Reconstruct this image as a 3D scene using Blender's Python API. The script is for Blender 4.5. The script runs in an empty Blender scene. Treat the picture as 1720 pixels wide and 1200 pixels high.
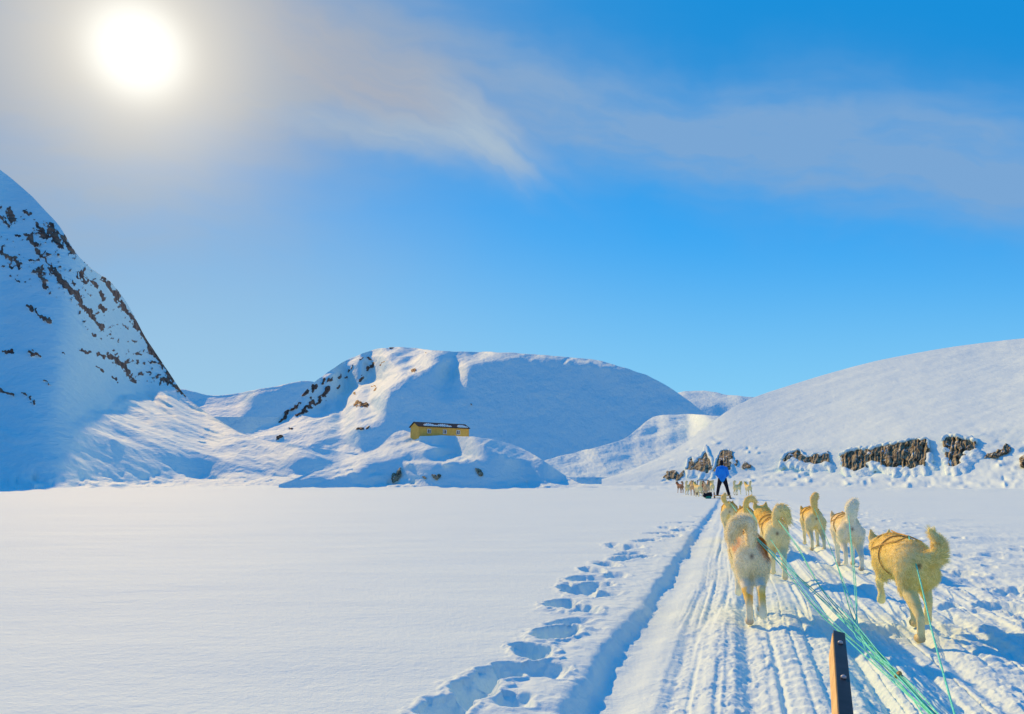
import bpy, bmesh, math, random
import numpy as np
from mathutils import Vector, Matrix, noise as mnoise
random.seed(7); np.random.seed(7)
S = bpy.context.scene
COL = S.collection
R = math.radians

# ------------------------------------------------------------------ camera
F = 1242.0; CX, CY = 860.0, 600.0; HOR = 808.0
PITCH = math.atan((HOR-CY)/F); CH = 0.90
cam_d = bpy.data.cameras.new('camera'); cam = bpy.data.objects.new('camera', cam_d); COL.objects.link(cam)
cam_d.sensor_width = 36.0; cam_d.lens = 36.0*F/1720.0
cam_d.clip_start = 0.05; cam_d.clip_end = 20000
cam.location = (0, 0, CH); cam.rotation_euler = (math.pi/2+PITCH, 0, 0)
S.camera = cam
cp, sp = math.cos(PITCH), math.sin(PITCH)
def pdir(px, py):
    dx = (np.asarray(px, float)-CX)/F; dy = (CY-np.asarray(py, float))/F
    return dx, cp-sp*dy, sp+cp*dy
def azel(px, py):
    x, y, z = pdir(px, py)
    return np.arctan2(x, y), np.arctan2(z, np.hypot(x, y))
def proj(az, el):
    x = np.cos(el)*np.sin(az); y = np.cos(el)*np.cos(az); z = np.sin(el)
    fy = cp*y+sp*z; uz = -sp*y+cp*z
    fy = np.maximum(fy, 0.05)
    return CX+F*x/fy, CY-F*uz/fy
def gp(px, py, h=0.0):                 # point of height h seen at a pixel
    x, y, z = pdir(px, py); k = (h-CH)/z
    return Vector((x*k, y*k, h))
def at(px, py, Y):                     # point at forward distance Y seen at a pixel
    x, y, z = pdir(px, py); k = Y/y
    return Vector((x*k, Y, CH+z*k))

# ------------------------------------------------------------------ sun, sky, exposure
SAZ, SEL = [float(v) for v in azel(230, 85)]
sun_dir = Vector((math.cos(SEL)*math.sin(SAZ), math.cos(SEL)*math.cos(SAZ), math.sin(SEL)))
sd = bpy.data.lights.new('sun', 'SUN'); so = bpy.data.objects.new('sun', sd); COL.objects.link(so)
sd.energy = 4.5; sd.angle = R(0.6); sd.color = (1.0, 0.62, 0.20)
so.rotation_euler = (-sun_dir).to_track_quat('-Z', 'Y').to_euler(); so.location = sun_dir*50
S.view_settings.view_transform = 'Standard'; S.view_settings.look = 'None'
S.view_settings.exposure = 0.0; S.view_settings.gamma = 1.0
S.render.engine = 'CYCLES'; S.cycles.max_bounces = 12; S.cycles.diffuse_bounces = 8; S.cycles.transmission_bounces = 8; S.cycles.glossy_bounces = 3; S.cycles.transparent_max_bounces = 24
W = bpy.data.worlds.new('World'); S.world = W; W.use_nodes = True

class NT:
    def __init__(s, tree): s.t = tree; s.n = tree.nodes; s.l = tree.links
    def put(s, sock, v):
        if isinstance(v, bpy.types.NodeSocket): s.l.new(v, sock)
        elif v is not None:
            if hasattr(sock.default_value, '__len__') and len(sock.default_value) == 4 and len(v) == 3: v = (*v, 1)
            sock.default_value = v
    def m(s, op, a, b=None, c=None, clamp=False):
        n = s.n.new('ShaderNodeMath'); n.operation = op; n.use_clamp = clamp
        for i, v in enumerate((a, b, c)):
            if v is not None: s.put(n.inputs[i], v)
        return n.outputs[0]
    def mix(s, f, a, b, mode='MIX'):
        n = s.n.new('ShaderNodeMix'); n.data_type = 'RGBA'; n.blend_type = mode
        s.put(n.inputs[0], f); s.put(n.inputs[6], a); s.put(n.inputs[7], b); return n.outputs[2]
    def noise(s, vec, scale, detail=4, rough=0.55, dist=0.0):
        n = s.n.new('ShaderNodeTexNoise'); s.put(n.inputs['Vector'], vec); n.inputs['Scale'].default_value = scale
        n.inputs['Detail'].default_value = detail; n.inputs['Roughness'].default_value = rough
        n.inputs['Distortion'].default_value = dist; return n.outputs['Fac']
    def rng(s, v, a, b, c=0.0, d=1.0, smooth=True):
        n = s.n.new('ShaderNodeMapRange'); n.interpolation_type = 'SMOOTHSTEP' if smooth else 'LINEAR'
        for i, x in enumerate((v, a, b, c, d)): s.put(n.inputs[i], x)
        return n.outputs[0]
    def mapping(s, vec, scale=(1,1,1), rot=(0,0,0), loc=(0,0,0)):
        n = s.n.new('ShaderNodeMapping'); s.put(n.inputs['Vector'], vec)
        n.inputs['Scale'].default_value = scale; n.inputs['Rotation'].default_value = rot; n.inputs['Location'].default_value = loc
        return n.outputs[0]

def lin(r, g, b):
    f = lambda c: (c/255/12.92 if c/255 <= .04045 else ((c/255+.055)/1.055)**2.4)
    return (f(r), f(g), f(b))

def build_world():
    t = NT(W.node_tree); n = t.n; n.clear()
    out = n.new('ShaderNodeOutputWorld'); bg = n.new('ShaderNodeBackground')
    t.l.new(bg.outputs[0], out.inputs[0])
    STR = 0.1; bg.inputs[1].default_value = STR
    K = 1.0/STR
    sky = n.new('ShaderNodeTexSky'); sky.sky_type = 'NISHITA'; sky.sun_disc = False
    sky.sun_elevation = SEL; sky.sun_rotation = SAZ
    sky.altitude = 200; sky.air_density = 1.0; sky.dust_density = 0.3; sky.ozone_density = 3.0
    tc = n.new('ShaderNodeTexCoord'); sx = n.new('ShaderNodeSeparateXYZ'); t.l.new(tc.outputs['Generated'], sx.inputs[0])
    X, Y, Z = sx.outputs
    m = t.m
    ysafe = m('MAXIMUM', Y, 0.05)
    # sky-plane coordinates (directions, in units of the horizon-plane tangent)
    U = m('DIVIDE', X, ysafe); V = m('DIVIDE', Z, ysafe)
    def uv(px, py):
        x, y, z = pdir(px, py); return float(x/y), float(z/y)
    front = t.rng(Y, 0.02, 0.25)
    # clear sky: nishita graded toward a deep arctic blue
    gam = n.new('ShaderNodeHueSaturation'); t.l.new(sky.outputs[0], gam.inputs['Color']); gam.inputs['Saturation'].default_value = 1.25; gam.inputs['Value'].default_value = 1.0
    grad_lo = t.rng(V, 0.0, 0.42); grad_hi = t.rng(Z, 0.10, 0.55)
    def k(c, f=1.0): return tuple(v*K*f for v in lin(*c))
    blue = t.mix(grad_lo, k((142,212,246)), k((32,162,244)))
    blue = t.mix(t.rng(V, 0.35, 0.62), blue, k((22,144,220)))
    # paler towards the left horizon
    leftpale = m('MULTIPLY', t.rng(U, 0.35, -0.55), t.rng(V, 0.5, 0.12))
    blue = t.mix(m('MULTIPLY', leftpale, 0.75), blue, k((158,200,228)))
    back = t.mix(t.rng(Z, 0.03, 0.26), k((222,222,212), .95), k((15,128,208)))  # pale low band behind the camera, added to brighten the dogs' shaded rears
    back = t.mix(t.rng(Z, 0.4, 0.9), back, k((10,118,205)))
    base = t.mix(front, back, blue)
    base = t.mix(0.05, base, gam.outputs[0])
    # soft cloud masses
    warp = t.noise(t.mapping(tc.outputs['Generated'], (1,1,1)), 2.2, 5, 0.6)
    warp2 = t.noise(t.mapping(tc.outputs['Generated'], (1,1,1), loc=(3,1,7)), 2.6, 5, 0.6)
    Uw = m('ADD', U, m('MULTIPLY', m('SUBTRACT', warp, 0.5), 0.34)); Vw = m('ADD', V, m('MULTIPLY', m('SUBTRACT', warp2, 0.5), 0.18))
    def blob(px, py, rx, ry, ang, amp, soft=1.0, u=None, v=None):
        cu, cv = uv(px, py); a = R(ang)
        du = m('SUBTRACT', u or Uw, cu); dv = m('SUBTRACT', v or Vw, cv)
        p = m('ADD', m('MULTIPLY', du, math.cos(a)), m('MULTIPLY', dv, math.sin(a)))
        q = m('ADD', m('MULTIPLY', du, -math.sin(a)), m('MULTIPLY', dv, math.cos(a)))
        d = m('ADD', m('POWER', m('ABSOLUTE', m('DIVIDE', p, rx/F)), 2.0), m('POWER', m('ABSOLUTE', m('DIVIDE', q, ry/F)), 2.0))
        return m('MULTIPLY', m('EXPONENT', m('MULTIPLY', d, -soft)), amp)
    st = t.noise(t.mapping(tc.outputs['Generated'], (1.2, 1.2, 6.0), rot=(0, R(14), 0)), 3.0, 6, 0.62)
    stf = t.rng(st, 0.3, 0.7, 0.45, 1.25)
    cu_ = n.new('ShaderNodeCombineXYZ'); t.l.new(Uw, cu_.inputs[0]); t.l.new(Vw, cu_.inputs[1])
    fibn = t.noise(t.mapping(t.mapping(cu_.outputs[0], rot=(0,0,R(36))), (1.6, 11, 1)), 3.0, 5, .5, 0.0)
    fib = t.rng(fibn, .30, .70, .55, 1.2)
    ripn = t.noise(t.mapping(t.mapping(cu_.outputs[0], rot=(0,0,R(8))), (2.2, 7, 1)), 3.0, 4, .5, 0.0)
    rip = t.rng(ripn, .28, .72, .6, 1.1)
    layers = [ # colour, blobs
      ((124,167,212), [(1480,235,430,120,-6,1.0),(1080,190,330,90,-12,.85),(1800,330,300,90,-2,.9),(850,110,170,70,-30,.5)]),
      ((148,180,208), [(100,330,420,190,0,.75)]),
      ((150,170,194), [(520,120,330,140,-10,.9),(330,20,420,150,0,.85),(-50,150,350,230,0,.9)]),
      ((170,174,186), [(690,150,210,60,-35,.75),(590,60,230,60,-25,.5)], 'fib'),
      ((168,190,210), [(800,205,120,46,-50,.6),(745,228,140,40,-22,.55),(640,205,150,30,-15,.4)], 'fib'),
    ]
    c = base
    for lay in layers:
        colr, bl = lay[:2]; tex = fib if len(lay) > 2 else rip
        s_ = None
        for b in bl:
            v_ = blob(*b); s_ = v_ if s_ is None else m('ADD', s_, v_)
        s_ = m('MULTIPLY', m('MULTIPLY', s_, tex), front, clamp=True)
        c = t.mix(m('MULTIPLY', s_, .94, clamp=True), c, k(colr))
    # light of the veiled sun spreading through thin cloud
    dp = n.new('ShaderNodeVectorMath'); dp.operation = 'DOT_PRODUCT'; t.l.new(tc.outputs['Generated'], dp.inputs[0]); dp.inputs[1].default_value = sun_dir
    ang = m('ARCCOSINE', m('MINIMUM', dp.outputs['Value'], 0.999999))
    def g(width, amp, p=2.0): return m('MULTIPLY', m('EXPONENT', m('MULTIPLY', m('POWER', m('DIVIDE', ang, width), p), -1.0)), amp)
    veil = t.rng(t.noise(tc.outputs['Generated'], 5.0, 4, 0.5), 0.3, 0.75, 0.75, 1.1)
    c = t.mix(m('MULTIPLY', g(0.28, 0.60), veil, clamp=True), c, k((178,182,190)))
    c = t.mix(g(0.125, 0.9), c, k((228,219,202)))
    core = m('ADD', g(0.050, .85, 3.0), g(0.075, 0.42, 1.6))
    c = t.mix(m('MINIMUM', core, 1.0), c, k((255,253,244), 1.15))
    t.l.new(c, bg.inputs[0])
build_world()

# ------------------------------------------------------------------ numpy noise
def _hash(ix, iy, seed):
    h = (ix*374761393 + iy*668265263 + seed*1442695041) & 0xffffffff
    h = ((h ^ (h >> 13))*1274126177) & 0xffffffff
    return ((h ^ (h >> 16)) & 0xffff)/65535.0
def vnoise(x, y, seed=0):
    x = np.asarray(x, float); y = np.asarray(y, float)
    xi = np.floor(x).astype(np.int64); yi = np.floor(y).astype(np.int64)
    fx = x-xi; fy = y-yi; fx = fx*fx*fx*(fx*(fx*6-15)+10); fy = fy*fy*fy*(fy*(fy*6-15)+10)
    a = _hash(xi, yi, seed); b = _hash(xi+1, yi, seed); c = _hash(xi, yi+1, seed); d = _hash(xi+1, yi+1, seed)
    return (a+(b-a)*fx)*(1-fy)+(c+(d-c)*fx)*fy
def fbm(x, y, oct=4, seed=0, gain=0.5):
    s = 0; a = 1; tot = 0
    for i in range(oct):
        s = s+a*(vnoise(x*2**i+17.3*i, y*2**i-9.1*i, seed+i)-0.5); tot += a; a *= gain
    return s/tot*2
def ss(a, b, x):
    t = np.clip((x-a)/(b-a), 0, 1); return t*t*(3-2*t)
def interp(pts):
    xs = np.array([p[0] for p in pts], float); ys = np.array([p[1] for p in pts], float)
    o = np.argsort(xs); xs, ys = xs[o], ys[o]
    return lambda v: np.interp(v, xs, ys)
def smooth_interp(pts, w):
    f = interp(pts)
    def g(v):
        v = np.asarray(v, float); s = 0; ks = [-1, -.6, -.3, 0, .3, .6, 1]; ws = [.4, .7, .9, 1, .9, .7, .4]
        for k, q in zip(ks, ws): s = s+f(v+k*w)*q
        return s/sum(ws)
    return g

# ------------------------------------------------------------------ object helpers
def tag(o, label=None, cat=None, group=None, kind=None):
    if label: o['label'] = label
    if cat: o['category'] = cat
    if group: o['group'] = group
    if kind: o['kind'] = kind
    return o
def empty(name, loc, rz=0.0):
    o = bpy.data.objects.new(name, None); COL.objects.link(o); o.location = loc; o.rotation_euler = (0, 0, rz); o.empty_display_size = .2
    return o
def link(name, me, mat, parent=None, smooth=True):
    o = bpy.data.objects.new(name, me); COL.objects.link(o)
    if mat is not None: me.materials.append(mat)
    if smooth and len(me.polygons): me.polygons.foreach_set('use_smooth', [True]*len(me.polygons))
    if parent is not None: o.parent = parent
    return o
def grid_mesh(name, P, wrap=False):
    nr, nc = P.shape[:2]
    me = bpy.data.meshes.new(name); v = P.reshape(-1, 3)
    i = np.arange(nr-1)[:, None]; j = np.arange(nc if wrap else nc-1)[None, :]
    j2 = (j+1) % nc
    a = i*nc+j; b = i*nc+j2; c = (i+1)*nc+j2; d = (i+1)*nc+j
    q = np.stack([a, b, c, d], -1).reshape(-1)
    me.vertices.add(len(v)); me.vertices.foreach_set('co', v.astype(np.float32).reshape(-1))
    nf = len(q)//4
    me.loops.add(len(q)); me.loops.foreach_set('vertex_index', q.astype(np.int32))
    me.polygons.add(nf); me.polygons.foreach_set('loop_start', np.arange(0, len(q), 4, dtype=np.int32)); me.polygons.foreach_set('loop_total', np.full(nf, 4, np.int32))
    me.update(calc_edges=True); return me
def fattr(me, name, arr):
    a = me.attributes.new(name, 'FLOAT', 'POINT'); a.data.foreach_set('value', np.asarray(arr, np.float32).reshape(-1))
def cattr(me, name, arr):
    a = me.color_attributes.new(name, 'FLOAT_COLOR', 'POINT'); c = np.ones((len(arr), 4), np.float32); c[:, :3] = arr
    a.data.foreach_set('color', c.reshape(-1))

# ------------------------------------------------------------------ materials
def newmat(name):
    mt = bpy.data.materials.new(name); mt.use_nodes = True; t = NT(mt.node_tree)
    b = t.n['Principled BSDF']; return mt, t, b
def bump(t, b, h, strength, dist):
    n = t.n.new('ShaderNodeBump'); n.inputs['Strength'].default_value = strength; n.inputs['Distance'].default_value = dist
    t.l.new(h, n.inputs['Height']); t.l.new(n.outputs[0], b.inputs['Normal']); return n
def snow_mat(name, layers, rock=False, tint=(0.75, 0.91, 0.89), rockcol=((.09,.05,.04),(.36,.19,.12)), streak=None):
    mt, t, b = newmat(name)
    tc = t.n.new('ShaderNodeTexCoord').outputs['Object']
    b.inputs['Roughness'].default_value = .8; b.inputs['Specular IOR Level'].default_value = .06
    colr = t.mix(t.noise(tc, .8, 3), tuple(c*.965 for c in tint), tint)
    if rock:
        at_ = t.n.new('ShaderNodeAttribute'); at_.attribute_name = 'rock'
        rf = t.rng(at_.outputs['Fac'], .42, .55)
        rc = t.mix(t.rng(t.noise(tc, .5, 5, .7), .35, .65), rockcol[0], rockcol[1])
        rc = t.mix(t.rng(t.noise(tc, 1.7, 5, .7), .55, .75), rc, (.20, .17, .15))
        colr = t.mix(rf, colr, rc)
        b.inputs['Roughness'].default_value = .75
    t.put(b.inputs['Base Color'], colr)
    h = None
    for (sc, amp, mp, rot) in layers:
        v = t.m('MULTIPLY', t.noise(t.mapping(tc, mp, rot=rot), sc, 5, .6), amp)
        h = v if h is None else t.m('ADD', h, v)
    bump(t, b, h, 1.0, 1.0)
    return mt

M_ground = snow_mat('snow_lake', [(55, .0045, (1,1,1), (0,0,0)), (14, .008, (1,1,1), (0,0,0)), (1.3, .022, (.45,1.2,1), (0,0,R(12))), (260, .0009, (1,1,1), (0,0,0))])
M_hill = snow_mat('snow_hill', [(.35, .5, (1,.35,1), (0,0,R(-25))), (1.6, .14, (1,.3,1), (0,0,R(-25)))], rock=True)
M_far = snow_mat('snow_far', [(.03, 6.0, (1,.35,1), (0,0,R(30))), (.14, 1.1, (1,.35,1), (0,0,R(30))), (.7, .14, (1,.4,1), (0,0,R(30)))], rock=True)
M_slope = snow_mat('snow_slope', [(.12, .5, (1,.5,1), (0,0,R(-20))), (.5, .10, (1,.5,1), (0,0,R(-20))), (2.5, .02, (1,1,1), (0,0,0))], rock=True)
M_near = snow_mat('snow_shore', [(.7, .30, (1,.7,1), (0,0,0)), (3.0, .07, (1,1,1), (0,0,0))], rock=True)

# ------------------------------------------------------------------ ground: frozen lake under wind-packed snow, one sheet
TA = gp(1030, 1150); TB = gp(1200, 858)
TD = (TB-TA); TD.z = 0; TD.normalize(); TRK = math.atan2(TD.x, TD.y)
TN = Vector((TD.y, -TD.x, 0))      # to the right of the trail
def trail_coords(x, y):
    dx = x-TA.x; dy = y-TA.y
    return dx*TN.x+dy*TN.y, dx*TD.x+dy*TD.y       # s across (right +), l along
PITS = []
def pit(px, py, ln, wd, dep, ang=None):
    p = gp(px, py); PITS.append((p.x, p.y, ln/2, wd/2, dep, R(ang) if ang is not None else TRK+random.uniform(-.5, .9)))
for (px, py, ln, wd, dp) in [(752,1192,.30,.18,.10),(800,1160,.30,.18,.11),(842,1134,.30,.17,.11),(893,1102,.30,.17,.11),(934,1070,.36,.22,.13),
    (943,1018,.42,.2,.09),(972,992,.55,.25,.1),(998,985,.4,.25,.08),(981,1029,.3,.18,.08),(974,973,.35,.2,.08),(994,959,.4,.2,.08),(1019,949,.5,.22,.08),
    (1046,939,.5,.22,.07),(1070,936,.45,.25,.08),(1038,919,.9,.25,.08),(1062,919,.6,.28,.08),(1086,909,.6,.25,.08),(1110,897,.6,.25,.08),(1128,902,.6,.25,.06),
    (1145,892,.7,.28,.08),(1157,879,.8,.28,.08),(1183,870,.9,.3,.08),(1170,886,.7,.3,.07),(1120,888,.7,.3,.07),(925,1130,.24,.14,.05),
    (900,1128,.24,.15,.05),(1035,967,.4,.2,.05),(960,1050,.3,.16,.05),(862,1180,.22,.14,.04),(1010,1000,.35,.2,.05),(1055,930,.5,.22,.06),(1000,972,.4,.2,.05)]:
    pit(px, py, ln, wd, dp)
rs = random.Random(3)
for k in range(95):                       # prints of dogs and boots around the hitch
    s = rs.uniform(1.4, 4.4); l = rs.uniform(0.6, 20)
    x = TA.x+TN.x*s+TD.x*l; y = TA.y+TN.y*s+TD.y*l
    PITS.append((x, y, rs.uniform(.07, .17), rs.uniform(.06, .12), rs.uniform(.025, .06), TRK+rs.uniform(-.4, .4)))
for k in range(26):                        # churned hollows right of the trail
    s = rs.uniform(2.2, 4.2); l = rs.uniform(1.0, 6)
    x = TA.x+TN.x*s+TD.x*l; y = TA.y+TN.y*s+TD.y*l
    PITS.append((x, y, rs.uniform(.12, .3), rs.uniform(.1, .18), rs.uniform(.05, .09), TRK+rs.uniform(-.7, .7)))
def ground_h(x, y, detail=True):
    r = np.hypot(x, y)
    h = .10*fbm(x/22, y/14, 3, 5)*ss(8, 30, r)+.024*fbm(x/3.5, y/2.4, 3, 11)+.007*fbm(x/1.2+y*.1, y/.6, 3, 12)
    s, l = trail_coords(x, y)
    s0 = s; s = s+.04*fbm(l/4.5, l*0+.5, 2, 21)+.006*fbm(l/.5, s*3, 2, 22)
    sr = s0+.05*fbm(l/2.2, l*0+.5, 3, 21)+.035*fbm(l/.35, s0*4, 3, 22)
    near = ss(60, 20, r)
    # deep rut on the left side of the trail
    rut = np.where(sr < 0, np.exp(-(np.abs(sr)/.105)**4), np.exp(-(np.abs(sr)/.24)**2))*(.9+.35*fbm(l/.8, s*0, 3, 23))
    lip = np.exp(-((s+.23)/.09)**2)*.035*(1+fbm(l/.3, s*4, 3, 24))+np.exp(-((s-.27)/.08)**2)*.03*(1+1.2*fbm(l/.25, s*4, 3, 25))
    h = h-.085*rut*near+.18*lip*near
    # packed bed of runner tracks
    bed = ss(.12, .3, s)*ss(3.3, 2.5, s)*ss(60, 18, r)
    lines = .020*(vnoise(s/.17+.1*fbm(l/3, s*0, 2, 33), l/16, 30)-.5)*2+.014*(vnoise(s/.065, l/7, 31)-.5)*2+.006*(vnoise(s/.03, l/3, 32)-.5)*2
    rungs = .006*vnoise(s/.4, l/.9, 39)*np.sin(l/.055*2*np.pi/2+4*fbm(s/.3, l/.7, 2, 35))*ss(.5, .62, vnoise(s/.14, l/4, 36))
    chunk = .022*np.maximum(fbm(s/.10, l/.16, 3, 34)-.05, 0)*2.2
    h = h+bed*(.8*lines+rungs+.35*chunk-.035)
    for (rc, dd, wv) in [(.36,.016,.012),(.47,.02,.016),(.74,.018,.014),(.86,.014,.01),(1.02,.02,.018),(1.32,.016,.012),(1.46,.02,.016),(1.78,.018,.014),(2.15,.018,.016),(2.3,.014,.012)]:
        h = h-.75*dd*np.exp(-(np.abs(s-rc-.012*fbm(l/4, l*0, 2, int(rc*90)))/wv)**3)*ss(30, 10, r)*ss(-.35, .25, fbm(l/1.6, l*0+rc*7, 3, 81))
    nearf = ss(14, 5, r)
    cr1 = fbm(x/.045, y/.05, 3, 71, .6); cr2 = fbm(x/.11, y/.13, 3, 72, .6)
    h = h+bed*nearf*.009*np.abs(fbm(s/.07, l/.11, 4, 82, .6))*ss(-.3, .4, fbm(s/.3, l/1.5, 2, 83))*2
    h = h+bed*nearf*(.006*np.maximum(cr1-.12, 0)*2.5+.010*np.maximum(cr2-.15, 0)*2.0*ss(-.1, .4, fbm(s/.25, l/1.2, 2, 73)))
    h = h-bed*nearf*.012*ss(.12, .0, np.abs(fbm(s/.10, l/5, 2, 74)))
    for (rc, dd, wv) in [(.62,.035,.035),(1.18,.035,.03),(1.62,.03,.03),(1.98,.045,.04),(2.42,.03,.03)]:
        h = h-.6*dd*np.exp(-((s-rc-.02*fbm(l/3, l*0, 2, int(rc*50)))/wv)**2)*ss(40, 12, r)+.010*np.exp(-((s-rc-.10)/.05)**2)*ss(40, 12, r)
    # churned snow beside the trail
    nearf = ss(14, 5, r)
    ch = ss(1.6, 2.6, s)*ss(6.5, 4.3, s)*ss(45, 15, r)
    h = h+ch*(.034*fbm(x/.6, y/.5, 4, 41)+.022*np.abs(fbm(x/.22, y/.2, 4, 42, .6))+.012*np.maximum(fbm(x/.05, y/.05, 3, 44)-.1, 0)*2*nearf)
    ch2 = ss(-.9, -.2, s)*ss(.05, -.05, s)*ss(30, 8, r)
    h = h+ch2*.012*fbm(x/.12, y/.12, 3, 43)
    dn = np.zeros_like(h); up = np.zeros_like(h)
    for (qx, qy, a, b, dep, ang) in PITS:
        R_ = 3.2*max(a, b)
        mk = (np.abs(x-qx) < R_) & (np.abs(y-qy) < R_)
        if not mk.any(): continue
        dx = x[mk]-qx; dy = y[mk]-qy
        p = dx*math.sin(ang)+dy*math.cos(ang); q = dx*math.cos(ang)-dy*math.sin(ang)
        d = np.sqrt((p/a)**2+(q/b)**2)*(1+.28*fbm(dx/.07+qx*9, dy/.07, 2, 51))
        dn[mk] = np.minimum(dn[mk], -dep*1.1*np.exp(-(d/.95)**4)); up[mk] = np.maximum(up[mk], dep*.16*np.exp(-((d-1.4)/.3)**2))
    h = h+dn+up*(dn > -.01)
    # rough shore ice at the lake's edge
    sh = ss(66, 84, r)*ss(260, 130, r)
    h = h+sh*(.38*np.abs(fbm(x/3.5, y/2.6, 4, 61))+.25*fbm(x/9, y/6, 3, 62)+.05)
    return h
def make_ground():
    azf = np.concatenate([np.linspace(-R(40), R(40), 1250), np.linspace(R(40), R(320), 110)[1:-1]])
    rr = np.concatenate([np.geomspace(.03, 2.0, 22)[:-1], 1/np.linspace(1/2.0, 1/130., 820), np.geomspace(130, 6000, 60)[1:]])
    A, RR = np.meshgrid(azf, rr)
    X = RR*np.sin(A); Y = RR*np.cos(A)
    H = ground_h(X, Y)
    H = H*ss(5000, 400, RR)
    me = grid_mesh('snow_ground', np.stack([X, Y, H], -1)[:, ::-1], wrap=True)
    o = link('snow_ground', me, M_ground); tag(o, kind='structure'); return o
make_ground()
def gh(x, y): return float(ground_h(np.array([float(x)]), np.array([float(y)]))[0])

# ------------------------------------------------------------------ hills (real slopes: steep faces fall in shade, gentle ones catch the low sun)
def in_poly(PX, PY, poly):
    ins = np.zeros(PX.shape, bool); n = len(poly)
    for i in range(n):
        x0, y0 = poly[i]; x1, y1 = poly[(i+1) % n]
        if y0 == y1: continue
        c = ((y0 > PY) != (y1 > PY)) & (PX < (x1-x0)*(PY-y0)/(y1-y0)+x0); ins ^= c
    return ins
def blur(A, n, axis):
    if n < 1: return A
    k = np.hanning(2*n+3)[1:-1]; k /= k.sum()
    pad = [(0, 0)]*A.ndim; pad[axis] = (n, n)
    B = np.pad(A, pad, mode='edge')
    out = np.zeros_like(A)
    for i, w in enumerate(k):
        sl = [slice(None)]*A.ndim; sl[axis] = slice(i, i+A.shape[axis]); out += w*B[tuple(sl)]
    return out
def seg_mask(PX, PY, segs, jag=5.0, seed=77):
    m = np.zeros(PX.shape)
    wx = PX+jag*fbm(PX/9, PY/9, 3, seed); wy = PY+jag*fbm(PX/9, PY/9, 3, seed+5)
    for (x0, y0, x1, y1, w) in segs:
        dx, dy = x1-x0, y1-y0; L = max(dx*dx+dy*dy, 1e-6)
        lo = (PX > min(x0, x1)-3*w-20) & (PX < max(x0, x1)+3*w+20) & (PY > min(y0, y1)-3*w-20) & (PY < max(y0, y1)+3*w+20)
        t = np.clip(((wx[lo]-x0)*dx+(wy[lo]-y0)*dy)/L, 0, 1)
        d = np.hypot(wx[lo]-x0-t*dx, wy[lo]-y0-t*dy)
        m[lo] = np.maximum(m[lo], np.clip(1.0-.5*d/w, 0, 1))
    return m+(m > .02)*(.55*fbm(PX/3.2, PY/3.2, 3, seed+8)+.25*fbm(PX/9, PY/7, 2, seed+9)-.06)
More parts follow.
